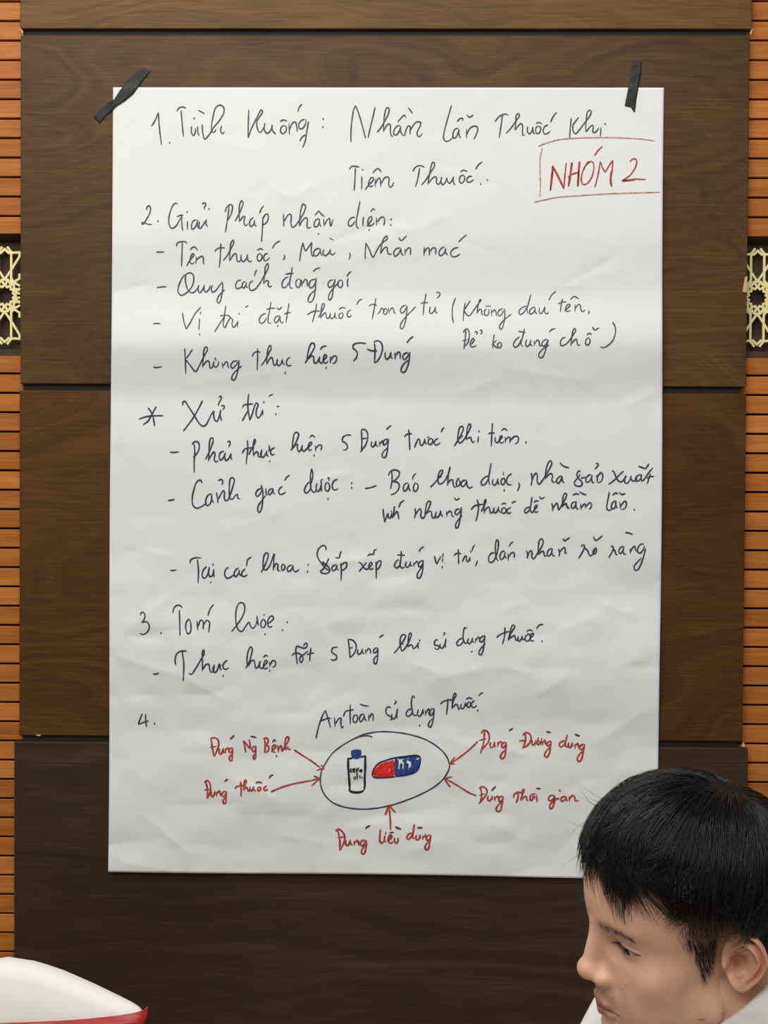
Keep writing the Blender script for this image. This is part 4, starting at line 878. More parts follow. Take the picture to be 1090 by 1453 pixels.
# ------------------------------------------------------------------ the man
HD = at_depth(973.8, 1290.5, 1.41)
yaw = math.radians(15.1); pit = math.radians(10.5); rol = math.radians(12)
F0 = np.array([-math.cos(yaw), -math.sin(yaw), 0.0]); Z0 = np.array([0, 0, 1.0])
Fv = F0 * math.cos(pit) - Z0 * math.sin(pit); Uv = Z0 * math.cos(pit) + F0 * math.sin(pit); Lv = np.cross(Uv, Fv); Lv, Uv = Lv * math.cos(rol) - Uv * math.sin(rol), Uv * math.cos(rol) + Lv * math.sin(rol)
HS = 1.0
def HW(p):
    """head coordinates (left, forward, up) in cm to world metres"""
    p = np.asarray(p, float) * 0.01 * HS
    return HD + p[..., 0:1] * Lv + p[..., 1:2] * Fv + p[..., 2:3] * Uv
def ell(P, c, r):
    q = (P - np.array(c)) / np.array(r); k0 = np.linalg.norm(q, axis=-1); k1 = np.linalg.norm(q / np.array(r), axis=-1) + 1e-9
    return k0 * (k0 - 1) / k1
def cap(P, a, b_, r0, r1=None):
    r1 = r0 if r1 is None else r1; a = np.array(a, float); b_ = np.array(b_, float); d = b_ - a
    t_ = np.clip(((P - a) @ d) / (d @ d), 0, 1); return np.linalg.norm(P - a - t_[..., None] * d, axis=-1) - (r0 + (r1 - r0) * t_)
def su(a, b_, k):
    h = np.clip(0.5 + 0.5 * (b_ - a) / k, 0, 1); return b_ * (1 - h) + a * h - k * h * (1 - h)
def ss(a, b_, k):                                # a minus b
    h = np.clip(0.5 - 0.5 * (a + b_) / k, 0, 1); return a * (1 - h) - b_ * h + k * h * (1 - h)
def head_sdf(P):
    P = P.copy(); X = P[..., 0]; A = P.copy(); A[..., 0] = np.abs(X)          # symmetric
    d = ell(P, (0, -1.0, 3.0), (7.6, 9.7, 7.9))
    d = su(d, ell(A, (0, 2.6, -3.0), (6.1, 6.3, 8.4)), 2.0)
    d = su(d, ell(A, (0, 3.6, 3.0), (6.7, 5.3, 5.6)), 1.5)                    # forehead
    d = su(d, cap(A, (4.9, 1.0, -7.0), (1.6, 6.6, -10.4), 1.6, 1.6), 2.4)     # jaw
    d = su(d, ell(A, (4.2, 5.4, -2.9), (2.5, 2.3, 2.2)), 1.6)                 # cheek bone
    d = su(d, ell(A, (3.4, 5.3, -6.0), (2.9, 2.6, 3.0)), 1.8)                 # cheek
    d = su(d, ell(P, (0, 6.9, -6.3), (2.9, 2.1, 2.7)), 1.2)                   # muzzle
    d = su(d, ell(P, (0, 7.3, -10.2), (2.0, 1.5, 1.6)), 1.3)                  # chin
    d = su(d, cap(A, (1.0, 7.9, 1.65), (4.3, 6.6, 2.0), 0.75, 0.7), 0.9)      # brow
    d = ss(d, ell(A, (3.25, 8.75, -0.2), (1.6, 1.35, 0.95)), 1.0)               # socket
    # nose
    nz = cap(P, (0, 8.6, 1.1), (0, 9.7, -2.9), 0.60, 0.85)
    nz = su(nz, ell(P, (0, 10.0, -3.25), (1.1, 1.0, 0.95)), 0.5)
    nz = su(nz, ell(A, (1.38, 8.75, -3.85), (0.72, 1.2, 0.74)), 0.9)
    nz = su(nz, cap(P, (0, 9.9, -3.75), (0, 8.8, -4.5), 0.42, 0.4), 0.3)
    d = su(d, nz, 0.75)
    d = ss(d, ell(A, (0.62, 9.4, -4.40), (0.33, 0.50, 0.34)), 0.2)           # nostril
    d = ss(d, cap(P, (0, 9.35, -5.1), (0, 9.30, -6.2), 0.16), 0.3)            # philtrum
    # lips
    ul = su(cap(A, (0.0, 8.98, -6.85), (1.0, 8.80, -6.72), 0.50, 0.48), cap(A, (1.0, 8.75, -6.72), (2.4, 7.7, -7.15), 0.44, 0.16), 0.2)
    ll = su(cap(A, (0.0, 8.82, -7.74), (1.1, 8.55, -7.67), 0.62, 0.55), cap(A, (1.1, 8.50, -7.67), (2.3, 7.7, -7.25), 0.46, 0.15), 0.2)
    d = su(d, ul, 0.22); d = su(d, ll, 0.25)
    d = ss(d, cap(A, (0, 9.52, -7.24), (1.2, 9.15, -7.20), 0.10, 0.10), 0.10)
    d = ss(d, cap(A, (1.2, 9.12, -7.20), (2.6, 7.85, -7.3), 0.10, 0.12), 0.12)
    d = ss(d, ell(P, (0, 9.1, -8.85), (1.5, 0.55, 0.4)), 0.5)                 # under the lip
    # lids: a ball with an almond slit
    lid = ell(A, (3.28, 6.40, -0.15), (1.62, 1.48, 1.28))
    d = su(d, lid, 0.35)
    al = ((A[..., 0] - 3.32) / 1.55); up = -0.02 + 0.16 * (A[..., 0] - 3.2) * 0.25
    slit_c = P[..., 2] - (-0.16 + 0.05 * (A[..., 0] - 3.1)); hh = 0.35 * np.clip(1 - al ** 2, 0, 1) ** 0.8
    sl = np.maximum(np.maximum(np.abs(slit_c) - hh, np.abs(al) * 1.55 - 1.55), np.abs(P[..., 1] - 8.0) - 1.4)
    d = np.where(P[..., 1] > 5, ss(d, np.maximum(sl, ell(A, (3.28, 6.40, -0.15), (1.5, 1.6, 1.4)) ), 0.10), d)
    d = np.where((sl < 0.0) & (P[..., 1] > 6), np.maximum(d, -(sl + 0.0) - 0.0 + 0 * d) * 0 + np.maximum(d, -(-ell(A, (3.28, 6.40, -0.15), (1.15, 1.12, 1.1)))), d)
    # crease above the lid
    d = ss(d, cap(A, (2.1, 7.88, 0.50), (3.3, 8.03, 0.66), 0.04, 0.05), 0.14); d = ss(d, cap(A, (3.3, 8.03, 0.66), (4.7, 7.15, 0.34), 0.05, 0.03), 0.14)
    # temples a little hollow, nasolabial fold
    d = ss(d, ell(A, (7.9, 4.6, 1.2), (1.0, 2.2, 2.4)), 1.2)
    return d
# sample the surface radially from a point inside the skull
C0 = np.array([0, 1.5, -1.0])
nth, nph = 420, 520
# finer towards the face: warp the azimuth
ph = np.linspace(-math.pi, math.pi, nph, endpoint=False); ph = ph - 0.55 * np.sin(ph)        # 0 = forward, denser there
th = np.linspace(0.0, math.pi, nth); th = th + 0.18 * np.sin(2 * th)
TH, PH = np.meshgrid(th, ph, indexing='ij')
DR = np.stack([np.sin(TH) * np.sin(PH), np.sin(TH) * np.cos(PH), np.cos(TH)], -1)
R_ = np.full(TH.shape, 16.0)
for _ in range(42):
    dd = head_sdf(C0 + DR * R_[..., None]); R_ = R_ - np.clip(dd, -0.5, 1.5) * 0.72
HP = C0 + DR * R_[..., None]
hv = HW(HP).reshape(-1, 3)
hi = np.arange(nth * nph).reshape(nth, nph)
hf = np.stack([hi[:-1, :], hi[1:, :], np.roll(hi, -1, 1)[1:, :], np.roll(hi, -1, 1)[:-1, :]], -1).reshape(-1, 4)
# skin colour by place: lips, brows, stubble, moles, shaved hair at the temple, dark lid edges, shade between the lips
def g(P, c, r): return np.exp(-(((P - np.array(c)) / np.array(r)) ** 2).sum(-1))
def mixc(c, col, w): return c * (1 - w[..., None]) + np.array(col)[None, :] * w[..., None]
Pf = HP.reshape(-1, 3); Af = Pf.copy(); Af[:, 0] = np.abs(Af[:, 0])
lc = lambda r, g_, b_: lin((r, g_, b_))[:3]
col = np.tile(np.array(lc(234, 186, 158)), (len(Pf), 1))
col = mixc(col, lc(226, 164, 142), 0.5 * g(Af, (5.0, 5.5, -3.0), (3.0, 3.0, 2.6)))
col = mixc(col, lc(206, 150, 118), 0.5 * g(Pf, (0, 10.4, -3.2), (1.6, 1.6, 1.3)))
lipm = np.clip(2.4 * g(Af, (0, 8.7, -6.82), (2.2, 1.6, 0.50)) - 0.8, 0, 1) + np.clip(2.4 * g(Af, (0, 8.6, -7.70), (2.0, 1.6, 0.56)) - 0.8, 0, 1)
col = mixc(col, lc(178, 92, 84), np.clip(lipm, 0, 0.9))
col = mixc(col, lc(96, 44, 38), np.clip(1.5 * np.exp(-((Pf[:, 2] + 7.22) / 0.11) ** 2) * (Af[:, 0] < 2.5) * (Pf[:, 1] > 7.0), 0, 0.8))  # shade in the seam between the lips, painted into the colour
stub = np.clip(g(Af, (1.3, 8.9, -5.8), (1.9, 1.6, 0.75)) * 0.42, 0, 1); col = mixc(col, lc(128, 104, 78), stub)
eyel = 0.30 * g(Af, (3.2, 8.0, -0.2), (1.8, 1.5, 0.8)); col = mixc(col, lc(140, 96, 74), eyel)
_al = (Af[:, 0] - 3.32) / 1.60; _hh = 0.37 * np.clip(1 - _al ** 2, 0, 1) ** 0.8; _sc = Pf[:, 2] - (-0.16 + 0.05 * (Af[:, 0] - 3.1))
lidl = np.exp(-((_sc - _hh) / 0.075) ** 2) * (np.abs(_al) < 1.04) * (Pf[:, 1] > 5.5) * 0.85 + np.exp(-((_sc + _hh) / 0.06) ** 2) * (np.abs(_al) < 1.0) * (Pf[:, 1] > 5.5) * 0.35
col = mixc(col, lc(58, 36, 30), np.clip(lidl, 0, 0.85))
sideb = np.clip(g(Af, (7.3, 1.3, 1.9), (2.5, 1.5, 3.0)) * 0.9, 0, 0.5); col = mixc(col, lc(60, 48, 42), sideb)
brow = np.clip(g(Af, (2.7, 8.0, 1.80), (1.8, 2.5, 0.55)) * 0.7, 0, 0.42); col = mixc(col, lc(84, 60, 46), brow)
back = np.clip((-(Pf[:, 1]) - 1.0) / 2.0, 0, 1) * np.clip((Pf[:, 2] + 5.5) / 2, 0, 1); col = mixc(col, lc(24, 20, 20), back)
topm = np.clip((Pf[:, 2] - 5.6) / 1.0, 0, 1); col = mixc(col, lc(20, 17, 17), topm)
for (mx_, mf, mu, r) in [(3.95, 7.6, -3.3, 0.10), (4.6, 6.0, -7.6, 0.09), (2.0, 8.6, -5.6, 0.08), (6.4, 2.6, -7.0, 0.10), (7.2, 1.2, -3.0, 0.08), (3.4, 8.0, -3.9, 0.08)]:
    col = mixc(col, lc(96, 56, 42), 0.85 * np.exp(-((Pf[:, 0] - mx_) ** 2 + (Pf[:, 2] - mu) ** 2) / r ** 2) * (Pf[:, 1] > 0))
# ---- ear: a dished disc with rim, fold, bowl and tragus
def ear(side):
    nr, na = 34, 88; V = []; Cc = []
    e_a = np.array([side * 0.55, -0.84, 0.0]); e_a /= np.linalg.norm(e_a)            # towards the rear edge, flaring out
    e_u = np.array([side * 0.13, -0.20, 0.97]); e_u -= e_a * (e_u @ e_a); e_u /= np.linalg.norm(e_u)
    e_n = np.cross(e_a, e_u) * (-1 if side > 0 else 1)
    if e_n[0] * side < 0: e_n = -e_n
    base = np.array([side * 7.15, -0.6, -1.35])
    def outline(a):                              # a from 0 (rear) counter-clockwise through the top
        x = math.cos(a); y = math.sin(a)
        rx = 2.05 if y > 0 else 2.05 * (1 + 0.42 * y * 1.0); ry = 3.15 if y > 0 else 3.1
        return x * rx + (0.05 if y > 0 else 0.42 * y), y * ry
    rings = []
    for layer in (0, 1):
        for j in range(nr + 1):
            r = (j / nr)
            if layer == 1: r = 1 - j / nr
            if layer == 1 and j == 0: continue
            row = []
            for k in range(na):
                a = 2 * math.pi * k / na; ox, oy = outline(a); ox += 1.55
                X_ = 1.55 + (ox - 1.55) * r; Y_ = oy * r
                if layer == 0:
                    up_ = max(0.0, math.sin(a + 0.15)); rear = max(0.0, math.cos(a)); low = max(0.0, -math.sin(a) - 0.45) / 0.55
                    rimw = min(1.0, (up_ + rear) * 1.2) * (1 - low)
                    h = 0.55 * math.exp(-((r - 0.93) / 0.085) ** 2) * rimw                       # helix
                    h += 0.50 * math.exp(-((r - 0.60) / 0.11) ** 2) * min(1, rear + 0.5 * up_ + 0.3 * low) * (1 - 0.5 * low)   # antihelix
                    h -= 0.95 * math.exp(-(((X_ - 0.95) / 0.75) ** 2 + ((Y_ + 0.15) / 0.95) ** 2))   # bowl
                    h -= 0.55 * math.exp(-(((X_ - 0.35) / 0.42) ** 2 + ((Y_ + 0.95) / 0.40) ** 2))   # notch
                    h += 0.50 * math.exp(-(((X_ + 0.15) / 0.35) ** 2 + ((Y_ + 0.35) / 0.55) ** 2))   # tragus
                    h += 0.28 * math.exp(-(((X_ - 1.0) / 0.42) ** 2 + ((Y_ + 1.25) / 0.3) ** 2))     # antitragus
                    h += 0.22 * math.exp(-(((X_ - 0.9) / 0.7) ** 2 + ((Y_ - 0.45 - 0.35 * (X_ - 0.9)) / 0.16) ** 2)) # crus
                    h += 0.30 * math.exp(-(((X_ - 0.6) / 0.8) ** 2 + ((Y_ + 2.4) / 0.7) ** 2))       # lobe
                    if r > 0.97: h -= 0.12
                else:
                    h = -0.55 * math.cos((1 - r) * 0 + (r) * math.pi / 2) ** 0.7 - 0.10
                p = base + e_a * (X_ - 0.35) + e_u * Y_ + e_n * (h * 1.15 + 0.35)
                row.append(p)
            rings.append(row)
    return np.array(rings)
ears_v = []; ears_f = []; ears_c = []
for side in (1, -1):
    R2 = ear(side); nr2, na2 = R2.shape[:2]; b0 = len(hv) + sum(len(e) for e in ears_v)
    ii = b0 + np.arange(nr2 * na2).reshape(nr2, na2); P_ = R2.reshape(-1, 3); ears_v.append(P_)
    fc = np.stack([ii[:-1, :], ii[1:, :], np.roll(ii, -1, 1)[1:, :], np.roll(ii, -1, 1)[:-1, :]], -1).reshape(-1, 4)
    if side > 0: fc = fc[:, ::-1]
    ears_f.append(fc)
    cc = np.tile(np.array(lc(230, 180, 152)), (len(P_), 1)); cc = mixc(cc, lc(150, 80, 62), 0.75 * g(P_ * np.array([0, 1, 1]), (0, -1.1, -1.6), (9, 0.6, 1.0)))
    cc = mixc(cc, lc(196, 112, 94), 0.5 * np.clip((-P_[:, 1] - 1.6) / 1.5, 0, 1))
    ears_c.append(cc)
# ---- body: one skinned surface from the neck down, joined to the head's mesh
def skin_mesh(nodes, edges, root=0, sub=2, name='t'):
    me = bpy.data.meshes.new(name); me.from_pydata([tuple(n[0]) for n in nodes], edges, [])
    o = bpy.data.objects.new(name, me); COL.objects.link(o)
    m_ = o.modifiers.new('s', 'SKIN'); m_.use_smooth_shade = True
    sv = me.skin_vertices[0].data
    for i, n in enumerate(nodes):
        r = n[1] if hasattr(n[1], '__len__') else (n[1], n[1]); sv[i].radius = r; sv[i].use_root = (i == root)
    if sub: u_ = o.modifiers.new('u', 'SUBSURF'); u_.levels = sub; u_.render_levels = sub
    dg = bpy.context.evaluated_depsgraph_get(); me2 = bpy.data.meshes.new_from_object(o.evaluated_get(dg))
    V = np.zeros(len(me2.vertices) * 3); me2.vertices.foreach_get('co', V); Fs = [list(p.vertices) for p in me2.polygons]
    bpy.data.objects.remove(o); bpy.data.meshes.remove(me); bpy.data.meshes.remove(me2)
    return V.reshape(-1, 3), Fs
Bv = np.array([-0.72, -0.69, 0.0]); Bv /= np.linalg.norm(Bv); BL = np.cross(Z0, Bv)       # facing, and his left
C7 = HD - F0 * 0.078 - Z0 * 0.098
skull = HW(np.array([[0, -2.5, -4.0]]))[0]; chinb = HW(np.array([[0, 0.0, -7.5]]))[0]
hip = np.array([C7[0], C7[1], 0.60]) - Bv * 0.12
chest = C7 * 0.55 + hip * 0.45 + Z0 * 0.02; chestu = C7 - Z0 * 0.10 - Bv * 0.01 + Bv * 0.0; waist = C7 * 0.22 + hip * 0.78
shL = C7 + BL * 0.185 - Z0 * 0.050 - Bv * 0.01; shR = at_depth(893, 1492, 1.53)
elL = shL - Z0 * 0.27 + Bv * 0.10 + BL * 0.05; elR = shR - Z0 * 0.26 + Bv * 0.13 - BL * 0.05
wrL = elL + Bv * 0.22 - Z0 * 0.07 - BL * 0.06; wrR = elR + Bv * 0.22 - Z0 * 0.08 + BL * 0.06
hpL = hip + BL * 0.09; hpR = hip - BL * 0.09; knL = hpL + Bv * 0.43 + BL * 0.06 - Z0 * 0.02; knR = hpR + Bv * 0.43 - BL * 0.06 - Z0 * 0.02
anL = np.array([knL[0], knL[1], 0.09]) + Bv * 0.02; anR = np.array([knR[0], knR[1], 0.09]) + Bv * 0.02
neck_mid = skull * 0.45 + C7 * 0.55 + Bv * 0.012
nodes = [(hip, (0.135, 0.105)), (waist, (0.135, 0.10)), (chest, (0.125, 0.095)), (chestu, (0.095, 0.07)), (C7 - Z0 * 0.01, (0.060, 0.058)), (neck_mid, (0.060, 0.060)), (skull + Z0 * 0.004 + F0 * 0.012, (0.066, 0.066)),
         (shL, 0.042), (elL, 0.032), (wrL, 0.026), (shR, 0.042), (elR, 0.032), (wrR, 0.026), (hpL, 0.085), (knL, 0.055), (anL, 0.035), (hpR, 0.085), (knR, 0.055), (anR, 0.035)]
edges = [(0, 1), (1, 2), (2, 3), (3, 4), (4, 5), (5, 6), (3, 7), (7, 8), (8, 9), (3, 10), (10, 11), (11, 12), (0, 13), (13, 14), (14, 15), (0, 16), (16, 17), (17, 18)]
bvv, bff = skin_mesh(nodes, edges)
def hand(w, e, inward):
    """palm and five bent fingers, resting on the thigh"""
    d = (w - e); d /= np.linalg.norm(d); s_ = inward / np.linalg.norm(inward); dn = np.array([0, 0, -1.0])
    n_ = [(w, 0.026), (w + d * 0.035, (0.034, 0.016)), (w + d * 0.075, (0.040, 0.015))]; e_ = [(0, 1), (1, 2)]
    V1, F1 = skin_mesh(n_, e_, 0, 2); out = [(V1, F1)]
    for i, (off, ln) in enumerate([(0.030, 0.072), (0.010, 0.080), (-0.011, 0.074), (-0.030, 0.058)]):
        a = w + d * 0.070 + s_ * off; c = [(a, 0.0095), (a + d * ln * 0.45 + dn * 0.004, 0.0088), (a + d * ln * 0.75 + dn * 0.016, 0.0080), (a + d * ln * 0.92 + dn * 0.032, 0.0068)]
        out.append(skin_mesh(c, [(0, 1), (1, 2), (2, 3)], 0, 2))
    a = w + d * 0.02 + s_ * 0.020; c = [(a, 0.014), (a + d * 0.025 + s_ * 0.022, 0.012), (a + d * 0.05 + s_ * 0.032 + dn * 0.008, 0.010), (a + d * 0.072 + s_ * 0.032 + dn * 0.016, 0.008)]
    out.append(skin_mesh(c, [(0, 1), (1, 2), (2, 3)], 0, 2)); return out
pieces = [(bvv, bff)] + hand(wrL, elL, -BL) + hand(wrR, elR, BL)
EV = np.concatenate([HW(e) for e in ears_v]); allv = [hv, EV]; allf = hf.tolist()
for fc in ears_f: allf += fc.tolist()
allc = [col] + ears_c; cnt = len(hv) + len(EV)
for V, F_ in pieces:
    allv.append(V); allf += [[i + cnt for i in f_] for f_ in F_]; cnt += len(V); allc.append(np.tile(np.array(lc(228, 180, 152)), (len(V), 1)))
AV = np.concatenate(allv); AC = np.concatenate(allc)
man = empty('person', (hip[0], hip[1], 0.0)); tag(man, 'black-haired man in a white shirt, face turned left, at the lower right', 'person')
me = mesh(AV, allf, True)
ca = me.color_attributes.new('skin_colour', 'FLOAT_COLOR', 'POINT'); ca.data.foreach_set('color', np.concatenate([AC, np.ones((len(AC), 1))], 1).ravel())
M_skin, nt, b = newmat('skin', (196, 150, 118), 0.48, 0.35)
at = nt.nodes.new('ShaderNodeAttribute'); at.attribute_name = 'skin_colour'
t = N(nt, 'ShaderNodeTexNoise'); t.inputs['Scale'].default_value = 55; t.inputs['Detail'].default_value = 5; tc = nt.nodes.new('ShaderNodeTexCoord'); nt.links.new(tc.outputs['Object'], t.inputs['Vector'])
mr = nt.nodes.new('ShaderNodeMapRange'); nt.links.new(t.outputs['Fac'], mr.inputs[0]); mr.inputs[1].default_value = 0.3; mr.inputs[2].default_value = 0.7; mr.inputs[3].default_value = 0.93; mr.inputs[4].default_value = 1.06
hs = nt.nodes.new('ShaderNodeHueSaturation'); nt.links.new(at.outputs['Color'], hs.inputs['Color']); nt.links.new(mr.outputs[0], hs.inputs['Value']); nt.links.new(hs.outputs[0], b.inputs['Base Color'])
t2 = N(nt, 'ShaderNodeTexNoise'); t2.inputs['Scale'].default_value = 900; nt.links.new(tc.outputs['Object'], t2.inputs['Vector'])
bp = nt.nodes.new('ShaderNodeBump'); bp.inputs['Strength'].default_value = 0.15; bp.inputs['Distance'].default_value = 0.0004; nt.links.new(t2.outputs['Fac'], bp.inputs['Height']); nt.links.new(bp.outputs[0], b.inputs['Normal'])
b.inputs['Subsurface Weight'].default_value = 0.12; b.inputs['Subsurface Radius'].default_value = (0.01, 0.004, 0.002); b.inputs['Subsurface Scale'].default_value = 0.5
body = link('body', me, M_skin, man); body.location = -Vector(man.location)
def mpart(name, me_, m_, parent=None, label=None):
    o = link(name, me_, m_, parent or man)
    if parent is None: o.location = -Vector(man.location)
    if label: o['label'] = label
    return o
# ---- eyes
M_eye, nt, b = newmat('eyeball', (222, 216, 208), 0.12, 0.6)
tc = nt.nodes.new('ShaderNodeTexCoord'); gr = nt.nodes.new('ShaderNodeVectorMath'); gr.operation = 'DISTANCE'
r = ramp(nt, [(0.0, (8, 6, 6)), (0.20, (10, 8, 7)), (0.24, (46, 30, 20)), (0.46, (30, 20, 15)), (0.52, (212, 206, 198)), (1.0, (214, 196, 186))])
nt.links.new(tc.outputs['Object'], gr.inputs[0]); mm = N(nt, 'ShaderNodeMath', operation='MULTIPLY'); mm.inputs[1].default_value = 1 / 0.0125
nt.links.new(gr.outputs['Value'], mm.inputs[0]); nt.links.new(mm.outputs[0], r.inputs[0]); nt.links.new(r.outputs[0], b.inputs['Base Color'])
gaze = np.array([0.20, 1.0, -0.12]); gaze = gaze / np.linalg.norm(gaze)
gr.inputs[1].default_value = (0, 0, 0.0118)
gw = gaze[0] * Lv + gaze[1] * Fv + gaze[2] * Uv
for sx in (1, -1):
    bm = bmesh.new(); bmesh.ops.create_uvsphere(bm, u_segments=48, v_segments=32, radius=0.0118)
    o = mpart('eyeball', bm_mesh(bm, True), M_eye); c = HW(np.array([[sx * 3.28, 6.62, -0.15]]))[0]
    o.location = Vector(c) - Vector(man.location); o.rotation_euler = Vector(gw).to_track_quat('Z', 'Y').to_euler()
# ---- hair
M_hair, nt, b = newmat('black_hair', (18, 15, 15), 0.36, 0.5)
b.inputs['Coat Weight'].default_value = 0.0
CC = np.array([0, -1.0, 3.0]); RR = np.array([7.6, 9.7, 7.9])
crown = np.array([0.0, -0.42, 0.9]); crown /= np.linalg.norm(crown)
cf = np.array([0, 1.0, 0]) - crown * crown[1]; cf /= np.linalg.norm(cf); cl = np.cross(cf, crown) * 1.0
if cl[0] < 0: cl = -cl
def hdir(az, th_):
    """direction from the skull centre: az 0 forward, +90 deg his left; th_ from the crown"""
    return (np.cos(th_)[..., None] * crown + np.sin(th_)[..., None] * (np.cos(az)[..., None] * cf + np.sin(az)[..., None] * cl))
def surf(az, th_, off):
    d = hdir(az, th_); q = 1 / np.sqrt(((d / (RR + off[..., None])) ** 2).sum(-1)); return CC + d * q[..., None]
AZK = np.radians([-180, -150, -120, -100, -80, -60, -40, -20, 0, 20, 40, 60, 80, 100, 120, 150, 180])
TEK = np.radians([114, 114, 110, 100, 96, 95, 95, 95, 95, 95, 95, 96, 97, 100, 110, 114, 114])
OFK = np.array([1.0, 1.1, 1.5, 2.0, 2.2, 2.2, 2.2, 2.2, 2.2, 2.2, 2.2, 2.2, 2.2, 2.0, 1.5, 1.1, 1.0])
def tend(az): return np.interp(az, AZK, TEK)
def thick(az): return np.interp(az, AZK, OFK)
# inner cap, so that no scalp shows
na, nt_ = 96, 30; azg = np.linspace(-math.pi, math.pi, na, endpoint=False); V = []
for j in range(nt_ + 1):
    t_ = j / nt_; tt_ = tend(azg) * (0.001 + 0.93 * t_); of = thick(azg) * (0.10 + 0.50 * math.sin(math.pi * min(1, 0.06 + 0.72 * t_))) + 0.30
    V.append(HW(surf(azg, tt_, of)))
V.append(HW(surf(azg, tend(azg) * 0.90, np.full(na, -0.3)))); V = np.array(V); ii = np.arange(V.shape[0] * na).reshape(-1, na)
fc = np.stack([ii[:-1, :], ii[1:, :], np.roll(ii, -1, 1)[1:, :], np.roll(ii, -1, 1)[:-1, :]], -1).reshape(-1, 4)
M_scalp, _, _ = newmat('hair_mass', (10, 9, 9), 0.7, 0.2)
capo = mpart('hair_mass', mesh(V.reshape(-1, 3), fc.tolist(), True), M_scalp)
def strands(P, r0, name, mat, parent, tip=0.25):
    """P: (n, k, 3) world points -> thin three-sided tapering tubes in one mesh"""
    n, k = P.shape[:2]; T = np.gradient(P, axis=1); T /= np.linalg.norm(T, axis=-1, keepdims=True) + 1e-9
    ref = np.array([0.3, 0.2, 0.93]); A_ = np.cross(T, ref); A_ /= np.linalg.norm(A_, axis=-1, keepdims=True) + 1e-9; B_ = np.cross(T, A_)
    rad = (r0[:, None] * (1 - (1 - tip) * np.linspace(0, 1, k)[None, :] ** 2))[..., None]; V = np.zeros((n, k, 3, 3))
    for q in range(3):
        a = 2 * math.pi * q / 3; V[:, :, q] = P + (A_ * math.cos(a) + B_ * math.sin(a)) * rad
    idx_ = np.arange(n * k * 3).reshape(n, k, 3); f_ = []
    for q in range(3):
        f_.append(np.stack([idx_[:, :-1, q], idx_[:, :-1, (q + 1) % 3], idx_[:, 1:, (q + 1) % 3], idx_[:, 1:, q]], -1).reshape(-1, 4))
    f_ = np.concatenate(f_); m_ = bpy.data.meshes.new('h'); V = V.reshape(-1, 3)
    m_.vertices.add(len(V)); m_.vertices.foreach_set('co', V.ravel()); m_.loops.add(len(f_) * 4); m_.loops.foreach_set('vertex_index', f_.ravel())
    m_.polygons.add(len(f_)); m_.polygons.foreach_set('loop_start', np.arange(0, len(f_) * 4, 4)); m_.polygons.foreach_set('loop_total', np.full(len(f_), 4)); m_.polygons.foreach_set('use_smooth', np.ones(len(f_), bool))
    m_.update(); m_.validate(); return mpart(name, m_, mat, parent)
rh = np.random.default_rng(11)
nS, K = 13000, 12
# clumps share a direction
ncl = 340; claz = rh.uniform(-math.pi, math.pi, ncl); clt = rh.uniform(0.0, 0.80, ncl) ** 0.8; cld = rh.normal(0, 0.20, ncl); clo = rh.uniform(0.0, 1.0, ncl); cll = rh.normal(0, 0.07, ncl)
ci = rh.integers(0, ncl, nS); az0 = claz[ci] + rh.normal(0, 0.06, nS) / (0.35 + clt[ci]); t0 = np.clip(clt[ci] + rh.normal(0, 0.05, nS), 0, 0.85)
ln = rh.uniform(0.40, 0.62, nS); t1 = np.minimum(t0 + ln, 1.0 + cll[ci] + rh.normal(0, 0.02, nS))
s_ = np.linspace(0, 1, K)[None, :]; TT = t0[:, None] + (t1 - t0)[:, None] * s_
AZ = az0[:, None] + (cld[ci] + 0.10)[:, None] * s_ ** 1.5 * np.sign(1.0) + rh.normal(0, 0.02, nS)[:, None] * s_
AZ = (AZ + math.pi) % (2 * math.pi) - math.pi
TE = tend(AZ) * TT
lay = (0.35 + 0.65 * np.clip(clo[ci] * 0.6 + 0.4 * rh.random(nS), 0, 1))[:, None]
OF = 0.25 + thick(AZ) * lay * (0.12 + 1.0 * np.sin(math.pi * np.clip(0.06 + 0.72 * TT, 0, 1))) * np.clip(0.25 + s_ * 2.5, 0, 1)
OF += 0.25 * np.maximum(0, TT - 0.9) * 10 * (rh.random(nS)[:, None] - 0.75)
PP = surf(AZ, TE, OF)
strands(HW(PP), rh.uniform(0.00022, 0.00040, nS), 'hair', M_hair, None)['kind'] = 'stuff'
# short hair clipped over the ear, the sideburn, the nape
nb_ = 4200; rows = []
base = []; 
while len(base) < nb_:
    u_ = rh.random()
    if u_ < 0.45: f_, z_ = rh.uniform(-1.5, 3.0) + abs(rh.normal(0, 0.45)), rh.uniform(0.5, 6.5)
    elif u_ < 0.6: f_, z_ = rh.uniform(0.7, 2.6), rh.uniform(-2.8, 1.0)
    else: f_, z_ = rh.uniform(-9.5, -1.5), rh.uniform(-5.5, 5.5)
    if rh.random() < 0.45 and f_ > -2: continue
    if z_ < -1 and f_ > 0 and abs(f_ - 1.5) > 0.25 + 0.25 * (z_ + 3.0): continue
    if -3.6 < f_ < 0.6 and z_ < 2.6: continue
    base.append((1 if rh.random() < 0.6 else -1, f_, z_))
base = np.array(base); qd = np.stack([base[:, 0] * 12, base[:, 1] * 0 + 0.0, base[:, 2] * 0], -1)
